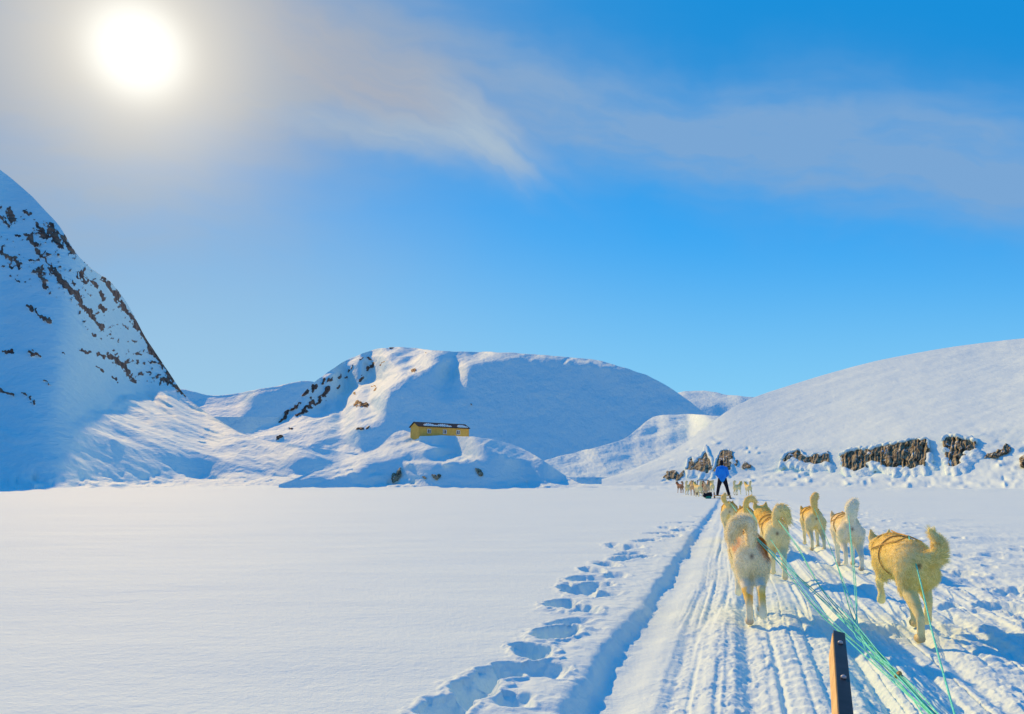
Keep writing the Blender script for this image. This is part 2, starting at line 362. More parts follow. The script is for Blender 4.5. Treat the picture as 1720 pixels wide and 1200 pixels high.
def hill(name, px0, px1, ncol, nrow, base, crest, rbase, slope, mat, label=None, segs=None, rocknoise=None, bl=14, back=(1.0, -22), disp=0.0, dsc=8.0, seed=0, rockh=.5, skirt=-3.0, cw=.012, dw=14, cn=.0012):
    pxs = np.linspace(px0, px1, ncol)
    def conv(pts): a, e = azel([p[0] for p in pts], [p[1] for p in pts]); return list(zip(a, e))
    az, _ = azel(pxs, np.full(ncol, 780.0))
    cr = smooth_interp(conv(crest), cw)(az); ba = interp(conv(base))(az)
    rb = interp([(float(azel(p[0], 780)[0]), p[1]) for p in rbase])(az)
    crS = blur(cr, max(bl, 20), 0); crS = np.maximum(crS, ba+.0008)
    cr = cr+cn*fbm(az*60, az*0, 3, seed+3)
    cr = np.maximum(cr, ba+.0008)
    t = np.linspace(0, 1, nrow)[:, None]
    EL = ba[None, :]+(crS-ba)[None, :]*t+(cr-crS)[None, :]*t**5
    AZ = np.broadcast_to(az[None, :], EL.shape)
    PX, PY = proj(AZ, EL)
    SL = slope(PX, PY)
    SL = blur(blur(SL, 3, 1), 2, 0)
    tanS = np.maximum(np.tan(np.radians(SL)), np.tan(EL)+.06)
    rr = np.zeros_like(EL); rr[0] = rb
    for j in range(1, nrow):
        dphi = np.maximum(EL[j]-EL[j-1], 1e-6); pm = .5*(EL[j]+EL[j-1]); ts = .5*(tanS[j]+tanS[j-1])
        rr[j] = rr[j-1]*(1+np.minimum(dphi/np.cos(pm)**2/np.maximum(ts-np.tan(pm), .05), .5))
    rlow = blur(rr, bl, 1); det = rr-rlow; det = det-blur(det, max(4, nrow//dw), 0); rr = rlow+det
    H = CH+rr*np.tan(EL)
    rock = np.zeros_like(EL)
    if segs: rock = np.maximum(rock, seg_mask(PX, PY, segs, seed=seed+70))
    if rocknoise is not None: rock = np.maximum(rock, rocknoise(PX, PY))
    X = rr*np.sin(AZ); Y = rr*np.cos(AZ)
    edge = ss(0, .06, t)*ss(1, .93, t)
    D = disp*fbm(X/dsc, Y/dsc, 4, seed+9)*edge
    rk = ss(.4, .6, rock)
    D2 = rk*rockh*(.5+.9*fbm(X/1.5, (Y+H)/1.5, 3, seed+19))
    X = X-D2*np.sin(AZ)*.7; Y = Y-D2*np.cos(AZ)*.7; H = H+D+D2*.25*edge
    rows = [np.stack([X, Y, H], -1)]; rocks = [rock]
    # far side, falling away behind the crest
    r0, h0 = rr[-1].copy(), H[-1].copy(); sc = h0.mean()*.25+1
    bk, hk = r0, h0
    for i, sl in enumerate([2, -6, -12, -18, -22, -24, -24, -24, -24, -24]):
        st = sc*back[0]*(.25 if i < 3 else .8 if i < 6 else 2.0)
        bk = bk+st; hk = np.maximum(hk+st*math.tan(R(min(sl, cr.max()*0+sl))), skirt)
        if sl > 0: hk = np.minimum(hk, CH+bk*np.tan(cr)-.02)
        hk = np.minimum(hk, CH+bk*np.tan(cr)-.01*bk*.05)
        rows.append(np.stack([bk*np.sin(az), bk*np.cos(az), hk], -1)[None]); rocks.append(rock[-1:]*0)
    # foot, running under the snow in front
    f = np.stack([(rb-max(2, .03*rb.mean()))*np.sin(az), (rb-max(2, .03*rb.mean()))*np.cos(az), np.minimum(H[0], 0)+skirt], -1)[None]
    rows = [f]+rows; rocks = [rock[:1]*0]+rocks
    P = np.concatenate(rows, 0)[:, ::-1]; RK = np.concatenate(rocks, 0)[:, ::-1]
    me = grid_mesh(name, P); fattr(me, 'rock', RK)
    o = link(name, me, mat); tag(o, kind='structure')
    def where(px, py):
        a, e = azel(px, py); i = int(np.argmin(abs(az-a))); j = int(np.argmin(abs(EL[:, i]-e)))
        return Vector((X[j, i], Y[j, i], H[j, i]))
    o_where[name+str(seed)] = where
    return where
o_where = {}
def paint(default, regions, seed=0, jag=9, bpx=4, noise_amp=4.0, nscale=(60, 14), streak=(0, 0), litonly=True):
    """slope in degrees over the hill, from regions given as outlines"""
    x0, x1, y0, y1, st = -500, 2250, -60, 900, 2
    gx, gy = np.meshgrid(np.arange(x0, x1, st, dtype=float), np.arange(y0, y1, st, dtype=float))
    wx = gx+jag*fbm(gx/45, gy/18, 4, seed+1)*1.6; wy = gy+jag*fbm(gx/45, gy/18, 4, seed+2)*.8
    A = (default(gx, gy) if callable(default) else np.full(gx.shape, float(default)))
    RF = np.zeros(gx.shape)
    for poly, val in regions:
        mk = in_poly(wx, wy, poly)
        if isinstance(val, tuple): RF[mk] = val[0]
        else: A[mk] = val
    A = blur(blur(A, bpx, 0), bpx+2, 1)
    A = A+noise_amp*fbm(gx/nscale[0], gy/nscale[1], 4, seed+8)
    if RF.any(): A = A+blur(RF, 6, 0)*(fbm(gx/20, gy/4.5, 4, seed+15, .6))
    if streak[0]:
        ca, sa = math.cos(R(streak[1])), math.sin(R(streak[1])); q = fbm(gx/300, gy/300, 2, seed+12)*8
        n_ = fbm((gx*ca+gy*sa)/70+q*.1, (-gx*sa+gy*ca)/4.5+q, 4, seed+9, .6)
        A = A+streak[0]*n_*(ss(34, 24, A) if litonly else 1.0)
    def f(PX, PY):
        u = np.clip((PX-x0)/st, 0, gx.shape[1]-1.001); v = np.clip((PY-y0)/st, 0, gx.shape[0]-1.001)
        i = u.astype(int); j = v.astype(int); a = u-i; b = v-j
        return (A[j, i]*(1-a)+A[j, i+1]*a)*(1-b)+(A[j+1, i]*(1-a)+A[j+1, i+1]*a)*b
    return f

# far hills behind the valley
hill('far_hill', 250, 660, 260, 60, [(250,700),(660,700)], [(250,690),(300,650),(318,655),(345,665),(380,664),(420,658),(450,650),(470,647),(500,641),(520,640),(560,652),(660,680)],
     [(250,900),(660,900)], paint(20, [([(430,664),(470,652),(520,640),(620,660),(600,710),(480,705),(400,720),(410,690)], 42), ([(300,655),(345,664),(335,672),(300,668)], 45)], seed=101, jag=5), M_far, seed=1, disp=2, dsc=60, bl=8)
hill('far_hill', 1090, 1420, 220, 50, [(1090,715),(1420,715)], [(1090,670),(1150,657),(1190,657),(1215,662),(1250,667),(1300,668),(1420,672)],
     [(1090,900),(1420,900)], paint(17, [([(1150,690),(1230,676),(1290,680),(1290,700),(1150,705)], 30)], seed=111, jag=6, noise_amp=8), M_far, seed=2, disp=2, dsc=60, bl=8)
# domed hill at the head of the valley
dome_rocks = [(471,708,487,692,4),(487,692,500,680,5),(519,682,512,690,6),(519,680,525,670,4),(549,655,545,664,6),(509,662,516,655,4),(526,655,530,648,4),(540,642,545,636,3),
    (567,636,572,630,3),(626,615,620,619,4),(618,603,624,607,3),(605,606,609,604,2),(602,638,607,634,3),(598,680,616,681,6),(593,663,596,662,3),(600,722,606,720,4),(616,718,620,717,2.5),
    (466,738,474,735,3),(488,721,494,719,2),(626,652,632,651,2),(712,595,716,595,2),(640,612,645,610,2),(656,583,664,582,2),(690,622,696,621,2),(793,677,795,677,1.5),(530,676,538,671,4),(498,700,506,693,3),(566,650,570,646,3),(585,622,590,619,3),(580,634,584,632,2),(552,640,556,637,3)]
hill('domed_hill', 380, 1290, 620, 240, [(380,792),(1290,792)], [(380,745),(430,718),(470,702),(490,680),(510,660),(540,632),(580,605),(620,590),(660,582),(700,586),(760,590),(850,592),(940,598),(1000,605),(1060,620),(1100,637),(1140,660),(1175,688),(1205,705),(1290,740)],
     [(380,420),(1290,420)], paint(41, [
        ([(380,760),(420,725),(500,692),(560,668),(600,645),(640,622),(690,600),(770,590),(768,600),(720,612),(695,634),(650,655),(635,672),(640,695),(640,712),(600,722),(570,745),(610,762),(430,770)], 15),
        ([(540,636),(585,603),(660,580),(760,588),(850,590),(940,596),(1010,605),(1070,622),(1010,614),(930,606),(850,604),(800,611),(770,625),(768,650),(742,655),(765,612),(768,598),(700,596),(640,596),(600,603),(550,640)], 17),
        ([(645,588),(725,588),(722,608),(690,616),(660,612),(640,604)], 17), ([(733,652),(760,643),(775,655),(770,668),(740,676)], 22),
        ([(650,700),(700,700),(700,735),(640,735)], 40)], seed=121, jag=7, bpx=2, noise_amp=3.0, streak=(16,-22)), M_far, segs=[(a, b, c, d, w*.7) for a, b, c, d, w in dome_rocks], seed=3, disp=1.5, dsc=30, bl=13, rockh=3)
# lit foothill to the right of the valley floor
hill('foothill', 860, 1330, 300, 90, [(860,802),(1330,802)], [(860,795),(920,772),(960,762),(1010,750),(1050,738),(1075,718),(1090,703),(1110,697),(1170,696),(1210,700),(1330,700)],
     [(860,190),(1330,190)], paint(14, [([(1180,700),(1230,700),(1230,750),(1190,745),(1165,735)], 36), ([(1050,745),(1120,738),(1125,743),(1050,752)], 24), ([(960,775),(1010,768),(1060,770),(1010,776)],26)], seed=131, jag=8, noise_amp=2, nscale=(80,9), streak=(14,-8)), M_far, seed=4, disp=.4, dsc=14, bl=6)
# left mountain
MR = [(15,355,22,372,7),(40,352,48,362,4),(50,404,60,414,5),(62,378,75,400,6),(84,380,100,412,10),(104,398,122,424,7),(3,424,16,440,7),(24,438,34,446,5),(66,455,76,480,7),(60,425,82,445,5),(84,450,110,482,8),
    (55,402,40,396,3),(136,460,144,476,6),(150,474,162,482,4),(168,492,174,500,4),(176,469,196,500,6),(196,500,214,525,7),(214,522,236,556,5),(236,556,262,600,6),(262,600,290,640,6),(284,640,309,663,5),
    (119,488,134,508,5),(134,508,152,530,6),(152,530,172,552,5),(170,512,176,520,5),(155,560,162,565,2),(70,532,86,541,4),(48,517,56,521,3),(8,592,20,594,4),(50,592,70,597,3),(138,588,152,594,4),(183,598,205,614,6),(205,614,228,640,7),
    (163,615,174,622,3),(186,634,196,642,3),(50,672,58,678,4),(4,660,20,668,2),(36,662,44,667,2),(228,592,236,594,3),(250,606,262,612,2),(244,620,250,628,2),(272,638,282,646,4),(26,472,34,476,2),(18,448,22,452,3),(104,590,108,594,1.5),(78,640,84,646,2),(60,520,66,528,2),
    (176,600,166,594,3),(206,546,214,552,2),(220,570,226,574,2),(4,370,12,380,3),(28,396,34,402,2),(128,462,132,470,3)]
def mdef(px, py):
    top = np.interp(px, [-500, 0, 320, 700], [-40, 283, 668, 800])
    q = np.clip((py-top)/(815-top+1e-3), 0, 1)
    return 37-10*ss(.45, .9, q)
mtn = hill('mountain', -420, 760, 900, 520, [(-420,823),(0,822),(300,819),(760,820)], [(-420,180),(-200,215),(0,283),(60,335),(105,385),(125,425),(165,462),(180,467),(215,510),(240,560),(270,605),(300,650),(312,668),(350,695),(400,727),(450,741),(500,748),(560,757),(610,768),(680,790),(760,812)],
     [(-420,78),(0,85),(100,88),(300,112),(480,112),(760,100)], paint(mdef, [
        ([(250,655),(312,664),(350,690),(400,722),(450,738),(560,754),(640,770),(600,790),(560,772),(500,768),(440,784),(350,775),(280,768),(220,752),(165,735),(118,714),(150,690),(190,665),(230,652)], 13.5),
        ([(100,745),(170,770),(260,775),(300,790),(220,792),(120,772)], 21),
        ([(-400,806),(250,806),(420,799),(700,795),(760,830),(-400,830)], 9), ([(-400,796),(760,792),(760,830),(-400,830)], (40,))], seed=141, jag=13, noise_amp=2.5, nscale=(60,14), streak=(22, 24)),
     M_hill, segs=[(a, b, c, d, w*.72) for a, b, c, d, w in MR], seed=5, disp=.45, dsc=7, bl=50, rockh=.6, cw=.010,
     rocknoise=lambda PX, PY: .62*ss(.34, .5, fbm(PX/6+PY/14, PY/5, 3, 91)+.25*fbm(PX/30, PY/30, 2, 92))*np.clip(blur(in_poly(PX, PY, [(-100,290),(0,330),(110,385),(165,455),(215,515),(312,668),(230,645),(160,570),(90,500),(-100,420)]).astype(float), 8, 0), 0, 1))
# island mound that carries the hut
mound = hill('mound', 470, 1010, 520, 200, [(470,823),(1010,823)], [(470,815),(500,802),(530,788),(560,777),(600,765),(640,750),(652,735),(666,723),(682,722),(697,733),(720,733),(745,731),(790,733),(830,738),(870,750),(900,765),(930,785),(950,800),(975,814),(1010,820)],
     [(470,84),(1010,84)], paint(41, [
        ([(520,795),(566,773),(627,755),(694,739),(714,742),(763,750),(684,760),(673,770),(597,781),(602,799),(520,801)], 11),
        ([(673,773),(725,773),(750,763),(804,765),(806,773),(750,780),(684,778)], 8),
        ([(789,728),(840,735),(891,755),(910,770),(853,773),(814,750)], 12),
        ([(655,722),(690,722),(690,740),(650,745)], 20),
        ([(620,797),(645,797),(645,802),(620,802)], 12),
        ([(600,812),(700,812),(700,824),(600,824)], 12), ([(850,814),(1000,800),(1010,824),(850,824)], 13), ([(500,803),(1000,803),(1000,824),(500,824)], (40,)), ([(470,780),(1010,780),(1010,803),(470,803)], (16,))], seed=151, jag=3.5, bpx=1, noise_amp=5, nscale=(26,8), streak=(12,-20)),
     M_near, segs=[], seed=6, disp=.12, dsc=2.5, bl=36, cw=.009, dw=6)
# right hill above the cliff band
rhill = hill('snow_slope', 1010, 2150, 900, 330, [(1010,820),(1720,822),(2150,824)], [(1010,812),(1060,790),(1100,772),(1140,752),(1170,735),(1190,712),(1215,692),(1260,668),(1300,656),(1350,640),(1400,625),(1450,611),(1500,600),(1600,582),(1700,570),(1720,568),(2150,535)],
     [(1010,116),(1300,100),(1720,82),(2150,66)], paint(16, [
        ([(1120,804),(1150,775),(1175,745),(1195,752),(1230,757),(1300,768),(1400,748),(1470,738),(1560,736),(1640,728),(1720,718),(2150,700),(2150,780),(1720,785),(1640,795),(1560,796),(1400,790),(1300,786),(1230,802)], 33),
        ([(1640,800),(1670,770),(1700,748),(1760,720),(1800,800)], 20), ([(1040,780),(1200,740),(1300,760),(1560,736),(1720,715),(2150,700),(2150,830),(1010,830)], (30,)),
        ], seed=161, jag=7, bpx=4, noise_amp=1.5, nscale=(200,20), streak=(3,-12)),
     M_slope, segs=[], seed=7, disp=.22, dsc=9, bl=170, cw=.035, cn=.0002)
#PART2

# ------------------------------------------------------------------ body building: tapered limbs fused into one surface
def tube_arrays(path, radii, nseg=8, cap=True):
    P = [Vector(p) for p in path]; V = []; Fc = []
    up = Vector((0, 0, 1)); prev = None
    for i, p in enumerate(P):
        d = (P[min(i+1, len(P)-1)]-P[max(i-1, 0)]).normalized()
        if prev is None:
            a = d.cross(up)
            if a.length < .05: a = d.cross(Vector((1, 0, 0)))
            a.normalize()
        else:
            a = prev-d*prev.dot(d)
            a = a.normalized() if a.length > 1e-6 else prev
        prev = a; b = d.cross(a)
        for k in range(nseg):
            t = 2*math.pi*k/nseg; V.append(p+(a*math.cos(t)+b*math.sin(t))*radii[i])
    n = len(P)
    for i in range(n-1):
        for k in range(nseg):
            k2 = (k+1) % nseg; Fc.append((i*nseg+k, i*nseg+k2, (i+1)*nseg+k2, (i+1)*nseg+k))
    if cap:
        Fc.append(tuple(range(nseg-1, -1, -1))); Fc.append(tuple((n-1)*nseg+k for k in range(nseg)))
    return V, Fc
def catmull(pts, n=6):
    P = [Vector(p) for p in pts]
    if len(P) < 3: return P
    Q = [P[0]*2-P[1]]+P+[P[-1]*2-P[-2]]; out = []
    for i in range(1, len(Q)-2):
        for k in range(n):
            t = k/n; a, b, c, d = Q[i-1], Q[i], Q[i+1], Q[i+2]
            out.append(.5*((2*b)+(c-a)*t+(2*a-5*b+4*c-d)*t*t+(3*b-a-3*c+d)*t**3))
    out.append(P[-1]); return out
def capsule_arrays(p0, r0, p1, r1, ns=12):
    p0, p1 = Vector(p0), Vector(p1); d = p1-p0; L = d.length
    d = d/L if L > 1e-6 else Vector((0, 0, 1))
    pts = []; rad = []
    for k in range(5):
        t = math.pi/2*(k/5); pts.append(p0-d*r0*math.cos(t)); rad.append(max(r0*math.sin(t), r0*.06))
    pts.append(p0); rad.append(r0); pts.append(p1); rad.append(r1)
    for k in range(1, 6):
        t = math.pi/2*(k/5); pts.append(p1+d*r1*math.sin(t)); rad.append(max(r1*math.cos(t), r1*.06))
    return tube_arrays(pts, rad, ns)
def join_arrays(parts):
    V = []; Fc = []
    for v, f in parts:
        o = len(V); V += v; Fc += [tuple(i+o for i in q) for q in f]
    return V, Fc
def mesh_from(name, V, Fc):
    me = bpy.data.meshes.new(name); me.from_pydata([tuple(v) for v in V], [], Fc); me.update(); return me
def fuse(name, caps, voxel, smooth=4):
    """union of tapered limbs -> one continuous skin"""
    V, Fc = join_arrays([capsule_arrays(*c) for c in caps])
    me = mesh_from('tmp', V, Fc); o = bpy.data.objects.new('tmp', me); COL.objects.link(o)
    m1 = o.modifiers.new('r', 'REMESH'); m1.mode = 'VOXEL'; m1.voxel_size = voxel
    m2 = o.modifiers.new('s', 'SMOOTH'); m2.iterations = smooth; m2.factor = .5
    dg = bpy.context.evaluated_depsgraph_get(); dg.update()
    out = bpy.data.meshes.new_from_object(o.evaluated_get(dg)); out.name = name
    bpy.data.objects.remove(o); bpy.data.meshes.remove(me); return out
def np_verts(me):
    a = np.empty(len(me.vertices)*3, np.float32); me.vertices.foreach_get('co', a); return a.reshape(-1, 3)
def tube_obj(name, path, r, mat, parent=None, nseg=6, sub=6):
    p = catmull(path, sub); V, Fc = tube_arrays(p, [r]*len(p), nseg)
    return link(name, mesh_from(name, V, Fc), mat, parent)
def box_arrays(c, sz, rot=None):
    V = []; c = Vector(c)
    for x in (-.5, .5):
        for y in (-.5, .5):
            for z in (-.5, .5):
                v = Vector((x*sz[0], y*sz[1], z*sz[2]))
                if rot is not None: v = rot @ v
                V.append(c+v)
    return V, [(0,1,3,2),(4,6,7,5),(0,4,5,1),(2,3,7,6),(0,2,6,4),(1,5,7,3)]
def solid(name, parts, mat, parent=None, bevel=0.0, smooth=False):
    V, Fc = join_arrays(parts); me = mesh_from(name, V, Fc)
    if bevel:
        bm = bmesh.new(); bm.from_mesh(me); bmesh.ops.recalc_face_normals(bm, faces=bm.faces)
        bmesh.ops.bevel(bm, geom=bm.edges[:], offset=bevel, segments=2, affect='EDGES', profile=.5); bm.to_mesh(me); bm.free()
    return link(name, me, mat, parent, smooth)

def plain(name, col, rough=.6, spec=.3, var=.15, scale=8.0, bmp=None):
    mt, t, b = newmat(name); tc = t.n.new('ShaderNodeTexCoord').outputs['Object']
    nz = t.noise(tc, scale, 5, .6)
    t.put(b.inputs['Base Color'], t.mix(t.rng(nz, .3, .7), tuple(c*(1-var) for c in col), tuple(min(c*(1+var), .95) for c in col)))
    b.inputs['Roughness'].default_value = rough; b.inputs['Specular IOR Level'].default_value = spec
    if bmp: bump(t, b, nz, 1.0, bmp)
    return mt
def fur_mat(name, translucent=.35, thin=0.0):
    mt = bpy.data.materials.new(name); mt.use_nodes = True; t = NT(mt.node_tree); t.n.clear()
    out = t.n.new('ShaderNodeOutputMaterial'); at_ = t.n.new('ShaderNodeAttribute'); at_.attribute_name = 'coat'
    d = t.n.new('ShaderNodeBsdfDiffuse'); tr = t.n.new('ShaderNodeBsdfTranslucent'); mx = t.n.new('ShaderNodeMixShader'); mx.inputs[0].default_value = translucent
    tc = t.n.new('ShaderNodeTexCoord').outputs['Object']
    c = t.mix(t.rng(t.noise(tc, 28, 4, .6), .3, .7, .93, 1.0), (0,0,0), at_.outputs['Color'])
    t.l.new(c, d.inputs[0]); t.l.new(c, tr.inputs[0])
    t.l.new(d.outputs[0], mx.inputs[1]); t.l.new(tr.outputs[0], mx.inputs[2]); 
    if thin:
        tp = t.n.new('ShaderNodeBsdfTransparent'); m2 = t.n.new('ShaderNodeMixShader'); m2.inputs[0].default_value = thin
        t.l.new(mx.outputs[0], m2.inputs[1]); t.l.new(tp.outputs[0], m2.inputs[2]); t.l.new(m2.outputs[0], out.inputs[0])
    else: t.l.new(mx.outputs[0], out.inputs[0])
    return mt
M_skin = fur_mat('dog_undercoat', .04); M_fur = fur_mat('dog_fur', .5, .40)
M_black = plain('black_rubber', (.02,.018,.018), .5)
M_harness = plain('harness_webbing', (.52,.34,.12), .8, .1)
M_rope = plain('mint_rope', (.14,.82,.58), .55, .3, .25, 60)
M_ropedark = plain('teal_rope', (.06,.55,.42), .6, .3, .25, 60)

# ------------------------------------------------------------------ sled dogs
def hind(x, dy=0.0, lift=0.0, back=False):
    hip = (x*.85, -.25, .42)
    if back: knee = (x*1.05, -.20, .31); hock = (x*.95, -.37+dy, .21+lift); paw = (x*.95, -.40+dy, .09+lift); toe = (x*.95, -.385+dy, .045+lift)
    else: knee = (x*1.1, -.16+dy*.5, .31+lift*.5); hock = (x, -.35+dy*.85, .165+lift); paw = (x, -.31+dy, .04+lift); toe = (x, -.25+dy, .032+lift)
    return [(hip, .088, knee, .058), (knee, .052, hock, .026), (hock, .025, paw, .023), (paw, .026, toe, .030)]
def fore(x, dy=0.0, lift=0.0):
    sh = (x*.9, .24, .42); el = (x, .19+dy*.25, .30+lift*.3); wr = (x, .225+dy*.7+lift*.5, .145+lift*.9); paw = (x, .21+dy+lift*.1, .04+lift); toe = (x, .26+dy, .032+lift*.8)
    return [(sh, .072, el, .044), (el, .036, wr, .026), (wr, .025, paw, .023), (paw, .026, toe, .030)]
def dog_caps(tail, legs, head=(0, .62, .70), fat=1.0, tr=(.05,.065,.07,.06,.035)):
    C = [((0,.20,.465), .140*fat, (0,.02,.485), .122*fat), ((0,.02,.485), .122*fat, (0,-.22,.495), .112*fat), ((0,-.20,.49), .115*fat, (0,-.27,.475), .108*fat),
         ((0,.25,.49), .125*fat, (head[0]*.45, .43, .49+.45*(head[2]-.49)), .10), ((head[0]*.45, .43, .49+.45*(head[2]-.49)), .10, (head[0]*.8, head[1]-.06, head[2]), .082)]
    hx, hy, hz = head
    C += [((hx*.8, hy-.06, hz), .088, (hx, hy, hz-.005), .075), ((hx, hy+.02, hz-.02), .052, (hx*1.1, hy+.13, hz-.045), .034)]
    kinds = ['body']*3+['neck']*2+['head']*2
    for s_ in (-1, 1):
        C.append(((hx+s_*.052, hy-.04, hz+.06), .034, (hx+s_*.064, hy-.05, hz+.125), .008)); kinds.append('head')
    for l in legs:
        C += l; kinds += ['thigh', 'leg', 'leg', 'paw']
    tp = catmull(tail, 3); n = len(tp)
    rad = [float(np.interp(i/(n-1), np.linspace(0, 1, len(tr)), tr)) for i in range(n)]
    for i in range(n-1): C.append((tp[i], rad[i], tp[i+1], rad[i+1])); kinds.append('tail')
    return C, kinds
FURL = {'body': .026, 'neck': .034, 'head': .012, 'thigh': .026, 'leg': .010, 'paw': .007, 'tail': .036}
def coat_color(P, kind_w, spec, seed):
    """coat colours by place on the animal"""
    cream, gold, rust = np.array(spec['cream']), np.array(spec['gold']), np.array(spec['rust'])
    x, y, z = P[:, 0], P[:, 1], P[:, 2]
    n = fbm(x*9+seed, (y+z)*9, 3, seed)
    g = ss(spec.get('gz0', .42), spec.get('gz1', .60), z+.07*n)*spec.get('gold_amt', .8)
    g = g*ss(-.45, -.15, y+.2*spec.get('rump', 0))
    g = np.maximum(g, .75*spec.get('leg_amt', .5)*np.exp(-((z-.22)/.06)**2)*ss(-.36, -.30, -np.abs(y+.34))*(n > -.2))
    g = np.maximum(g, spec.get('flank', .25)*ss(.2, .4, z)*ss(-.2, .1, n))
    g = np.where(kind_w == 1, spec.get('tail_gold', .5)*(.6+.4*n), g)
    C = cream[None]*(1-g[:, None])+gold[None]*g[:, None]
    sp_ = (np.exp(-((x/.014)**2+((z-.465)/.018)**2))*(y < -.33)*(kind_w != 1))[:, None]*.85; C = C*(1-sp_)+np.array([.10, .04, .03])[None]*sp_
    if spec.get('patch'):
        for (cx, cy, cz, rr_, am) in spec['patch']:
            d = np.sqrt(((x-cx)/rr_)**2+((y-cy)/(rr_*1.6))**2+((z-cz)/(rr_*.9))**2)+.25*n
            w = ss(1.1, .6, d)[:, None]*am*(kind_w != 1)[:, None]; C = C*(1-w)+rust[None]*w
    pw = ss(.075, .03, z)[:, None]*.5; C = C*(1-pw)+np.array([.35, .2, .12])[None]*pw
    return np.clip(C*(1+.10*n[:, None]), 0.01, .95)
def cap_eval(P, caps):
    best = np.full(len(P), 9e9); idx = np.zeros(len(P), int)
    for i, (a, ra, b, rb_) in enumerate(caps):
        a = np.array(a, float); b = np.array(b, float); d = b-a; L = max(d@d, 1e-9)
        t = np.clip((P-a)@d/L, 0, 1); dist = np.linalg.norm(P-a-t[:, None]*d, axis=1)-(ra+(rb_-ra)*t)
        k = dist < best; best[k] = dist[k]; idx[k] = i
    return idx
from mathutils.bvhtree import BVHTree
def make_dog(label, foot, rz, tail, legs, spec, nfur=16000, voxel=.011, seed=1, head=(0,.66,.50), fat=1.0, scale=1.0, tr=(.05,.065,.07,.06,.035), harness=True, group='sled dogs of the near team', footlocal=(0,-.28)):
    caps, kinds = dog_caps(tail, legs, head, fat, tr)
    body = fuse('dog', caps, voxel, 5)
    P = np_verts(body); idx = cap_eval(P, caps); kw = np.array([1 if kinds[i] == 'tail' else 0 for i in idx])
    kwf = kw
    cattr(body, 'coat', coat_color(P, kw, spec, seed))
    ca, sa = math.cos(rz), math.sin(rz)
    ox = foot.x-scale*(footlocal[0]*ca-footlocal[1]*sa); oy = foot.y-scale*(footlocal[0]*sa+footlocal[1]*ca)
    root = link('sled_dog', body, M_skin); root.location = (ox, oy, gh(foot.x, foot.y)); root.rotation_euler = (0, 0, rz); root.scale = (scale,)*3
    tag(root, label, 'dog', group)
    # fur
    if nfur:
        body.calc_loop_triangles(); nt = len(body.loop_triangles); T = np.empty(nt*3, np.int32); body.loop_triangles.foreach_get('vertices', T); T = T.reshape(-1, 3)
        A, B, Cc = P[T[:, 0]], P[T[:, 1]], P[T[:, 2]]; nn = np.cross(B-A, Cc-A); ar = np.linalg.norm(nn, axis=1); nn /= ar[:, None]+1e-12
        rg = np.random.RandomState(seed); pr = ar/ar.sum(); ch = rg.choice(nt, nfur, p=pr)
        u = rg.rand(nfur, 1); v = rg.rand(nfur, 1); fl = (u+v) > 1; u = np.where(fl, 1-u, u); v = np.where(fl, 1-v, v)
        Q = A[ch]*(1-u-v)+B[ch]*u+Cc[ch]*v; N = nn[ch]; qi = cap_eval(Q, caps)
        L = np.array([FURL[kinds[i]] for i in qi]); ax = np.array([np.array(caps[i][2], float)-np.array(caps[i][0], float) for i in qi]); ax /= np.linalg.norm(ax, axis=1)[:, None]+1e-9
        kk = np.array([kinds[i] for i in qi])
        flow = np.where((kk == 'body')[:, None] | (kk == 'neck')[:, None], np.array([[0, -1, -.35]]), np.where((kk == 'thigh')[:, None], np.array([[0, -.5, -1.]]), ax))
        flow = np.where((kk == 'head')[:, None], np.array([[0, -1, .2]]), flow)
        # clumps comb the coat together
        cl = np.stack([fbm(Q[:, 0]*22+i*7, (Q[:, 1]+Q[:, 2]*1.3)*22, 2, seed+i) for i in range(3)], 1)
        lift_ = np.where(kk == 'tail', .50, .40)[:, None]
        D = N*lift_+flow*.75+cl*.55+rg.randn(nfur, 3)*.12; D /= np.linalg.norm(D, axis=1)[:, None]
        L = L*(.6+.6*rg.rand(nfur))*(1+.35*cl[:, 0])
        # upright coats lie shorter near the feet
        L = L*(.55+.45*ss(.08, .3, Q[:, 2]))
        wdt = np.where(L > .03, .0042, .0032)[:, None]
        sd_ = np.cross(D, rg.randn(nfur, 3)); sd_ /= np.linalg.norm(sd_, axis=1)[:, None]
        mid = Q+D*L[:, None]*.55; tip = Q+(D*.96+np.array([[0, 0, -.22]])*(L[:, None] > .02))*L[:, None]
        V = np.stack([Q-sd_*wdt*.5-N*.004, Q+sd_*wdt*.5-N*.004, mid+sd_*wdt*.36, mid-sd_*wdt*.36, tip], 1).reshape(-1, 3)
        me = bpy.data.meshes.new('fur'); me.vertices.add(len(V)); me.vertices.foreach_set('co', V.astype(np.float32).ravel())
        b0 = np.arange(nfur)*5; quad = np.stack([b0, b0+1, b0+2, b0+3], 1); tri = np.stack([b0+3, b0+2, b0+4], 1)
        li = np.concatenate([quad, tri], 1).ravel().astype(np.int32)
        st_ = np.stack([np.arange(nfur)*7, np.arange(nfur)*7+4], 1).ravel().astype(np.int32); tt = np.tile([4, 3], nfur).astype(np.int32)
        me.loops.add(len(li)); me.loops.foreach_set('vertex_index', li); me.polygons.add(len(tt)); me.polygons.foreach_set('loop_start', st_); me.polygons.foreach_set('loop_total', tt)
        me.update(calc_edges=True)
        kq = (kk == 'tail').astype(int); colr = coat_color(Q, kq, spec, seed)*(.88+.22*rg.rand(nfur, 1))
        cattr(me, 'coat', np.clip(np.repeat(colr, 5, 0), 0, .95))
        me.polygons.foreach_set('use_smooth', [True]*len(me.polygons))
        link('fur', me, M_fur, root, smooth=False)
    # face
    hx, hy, hz = head
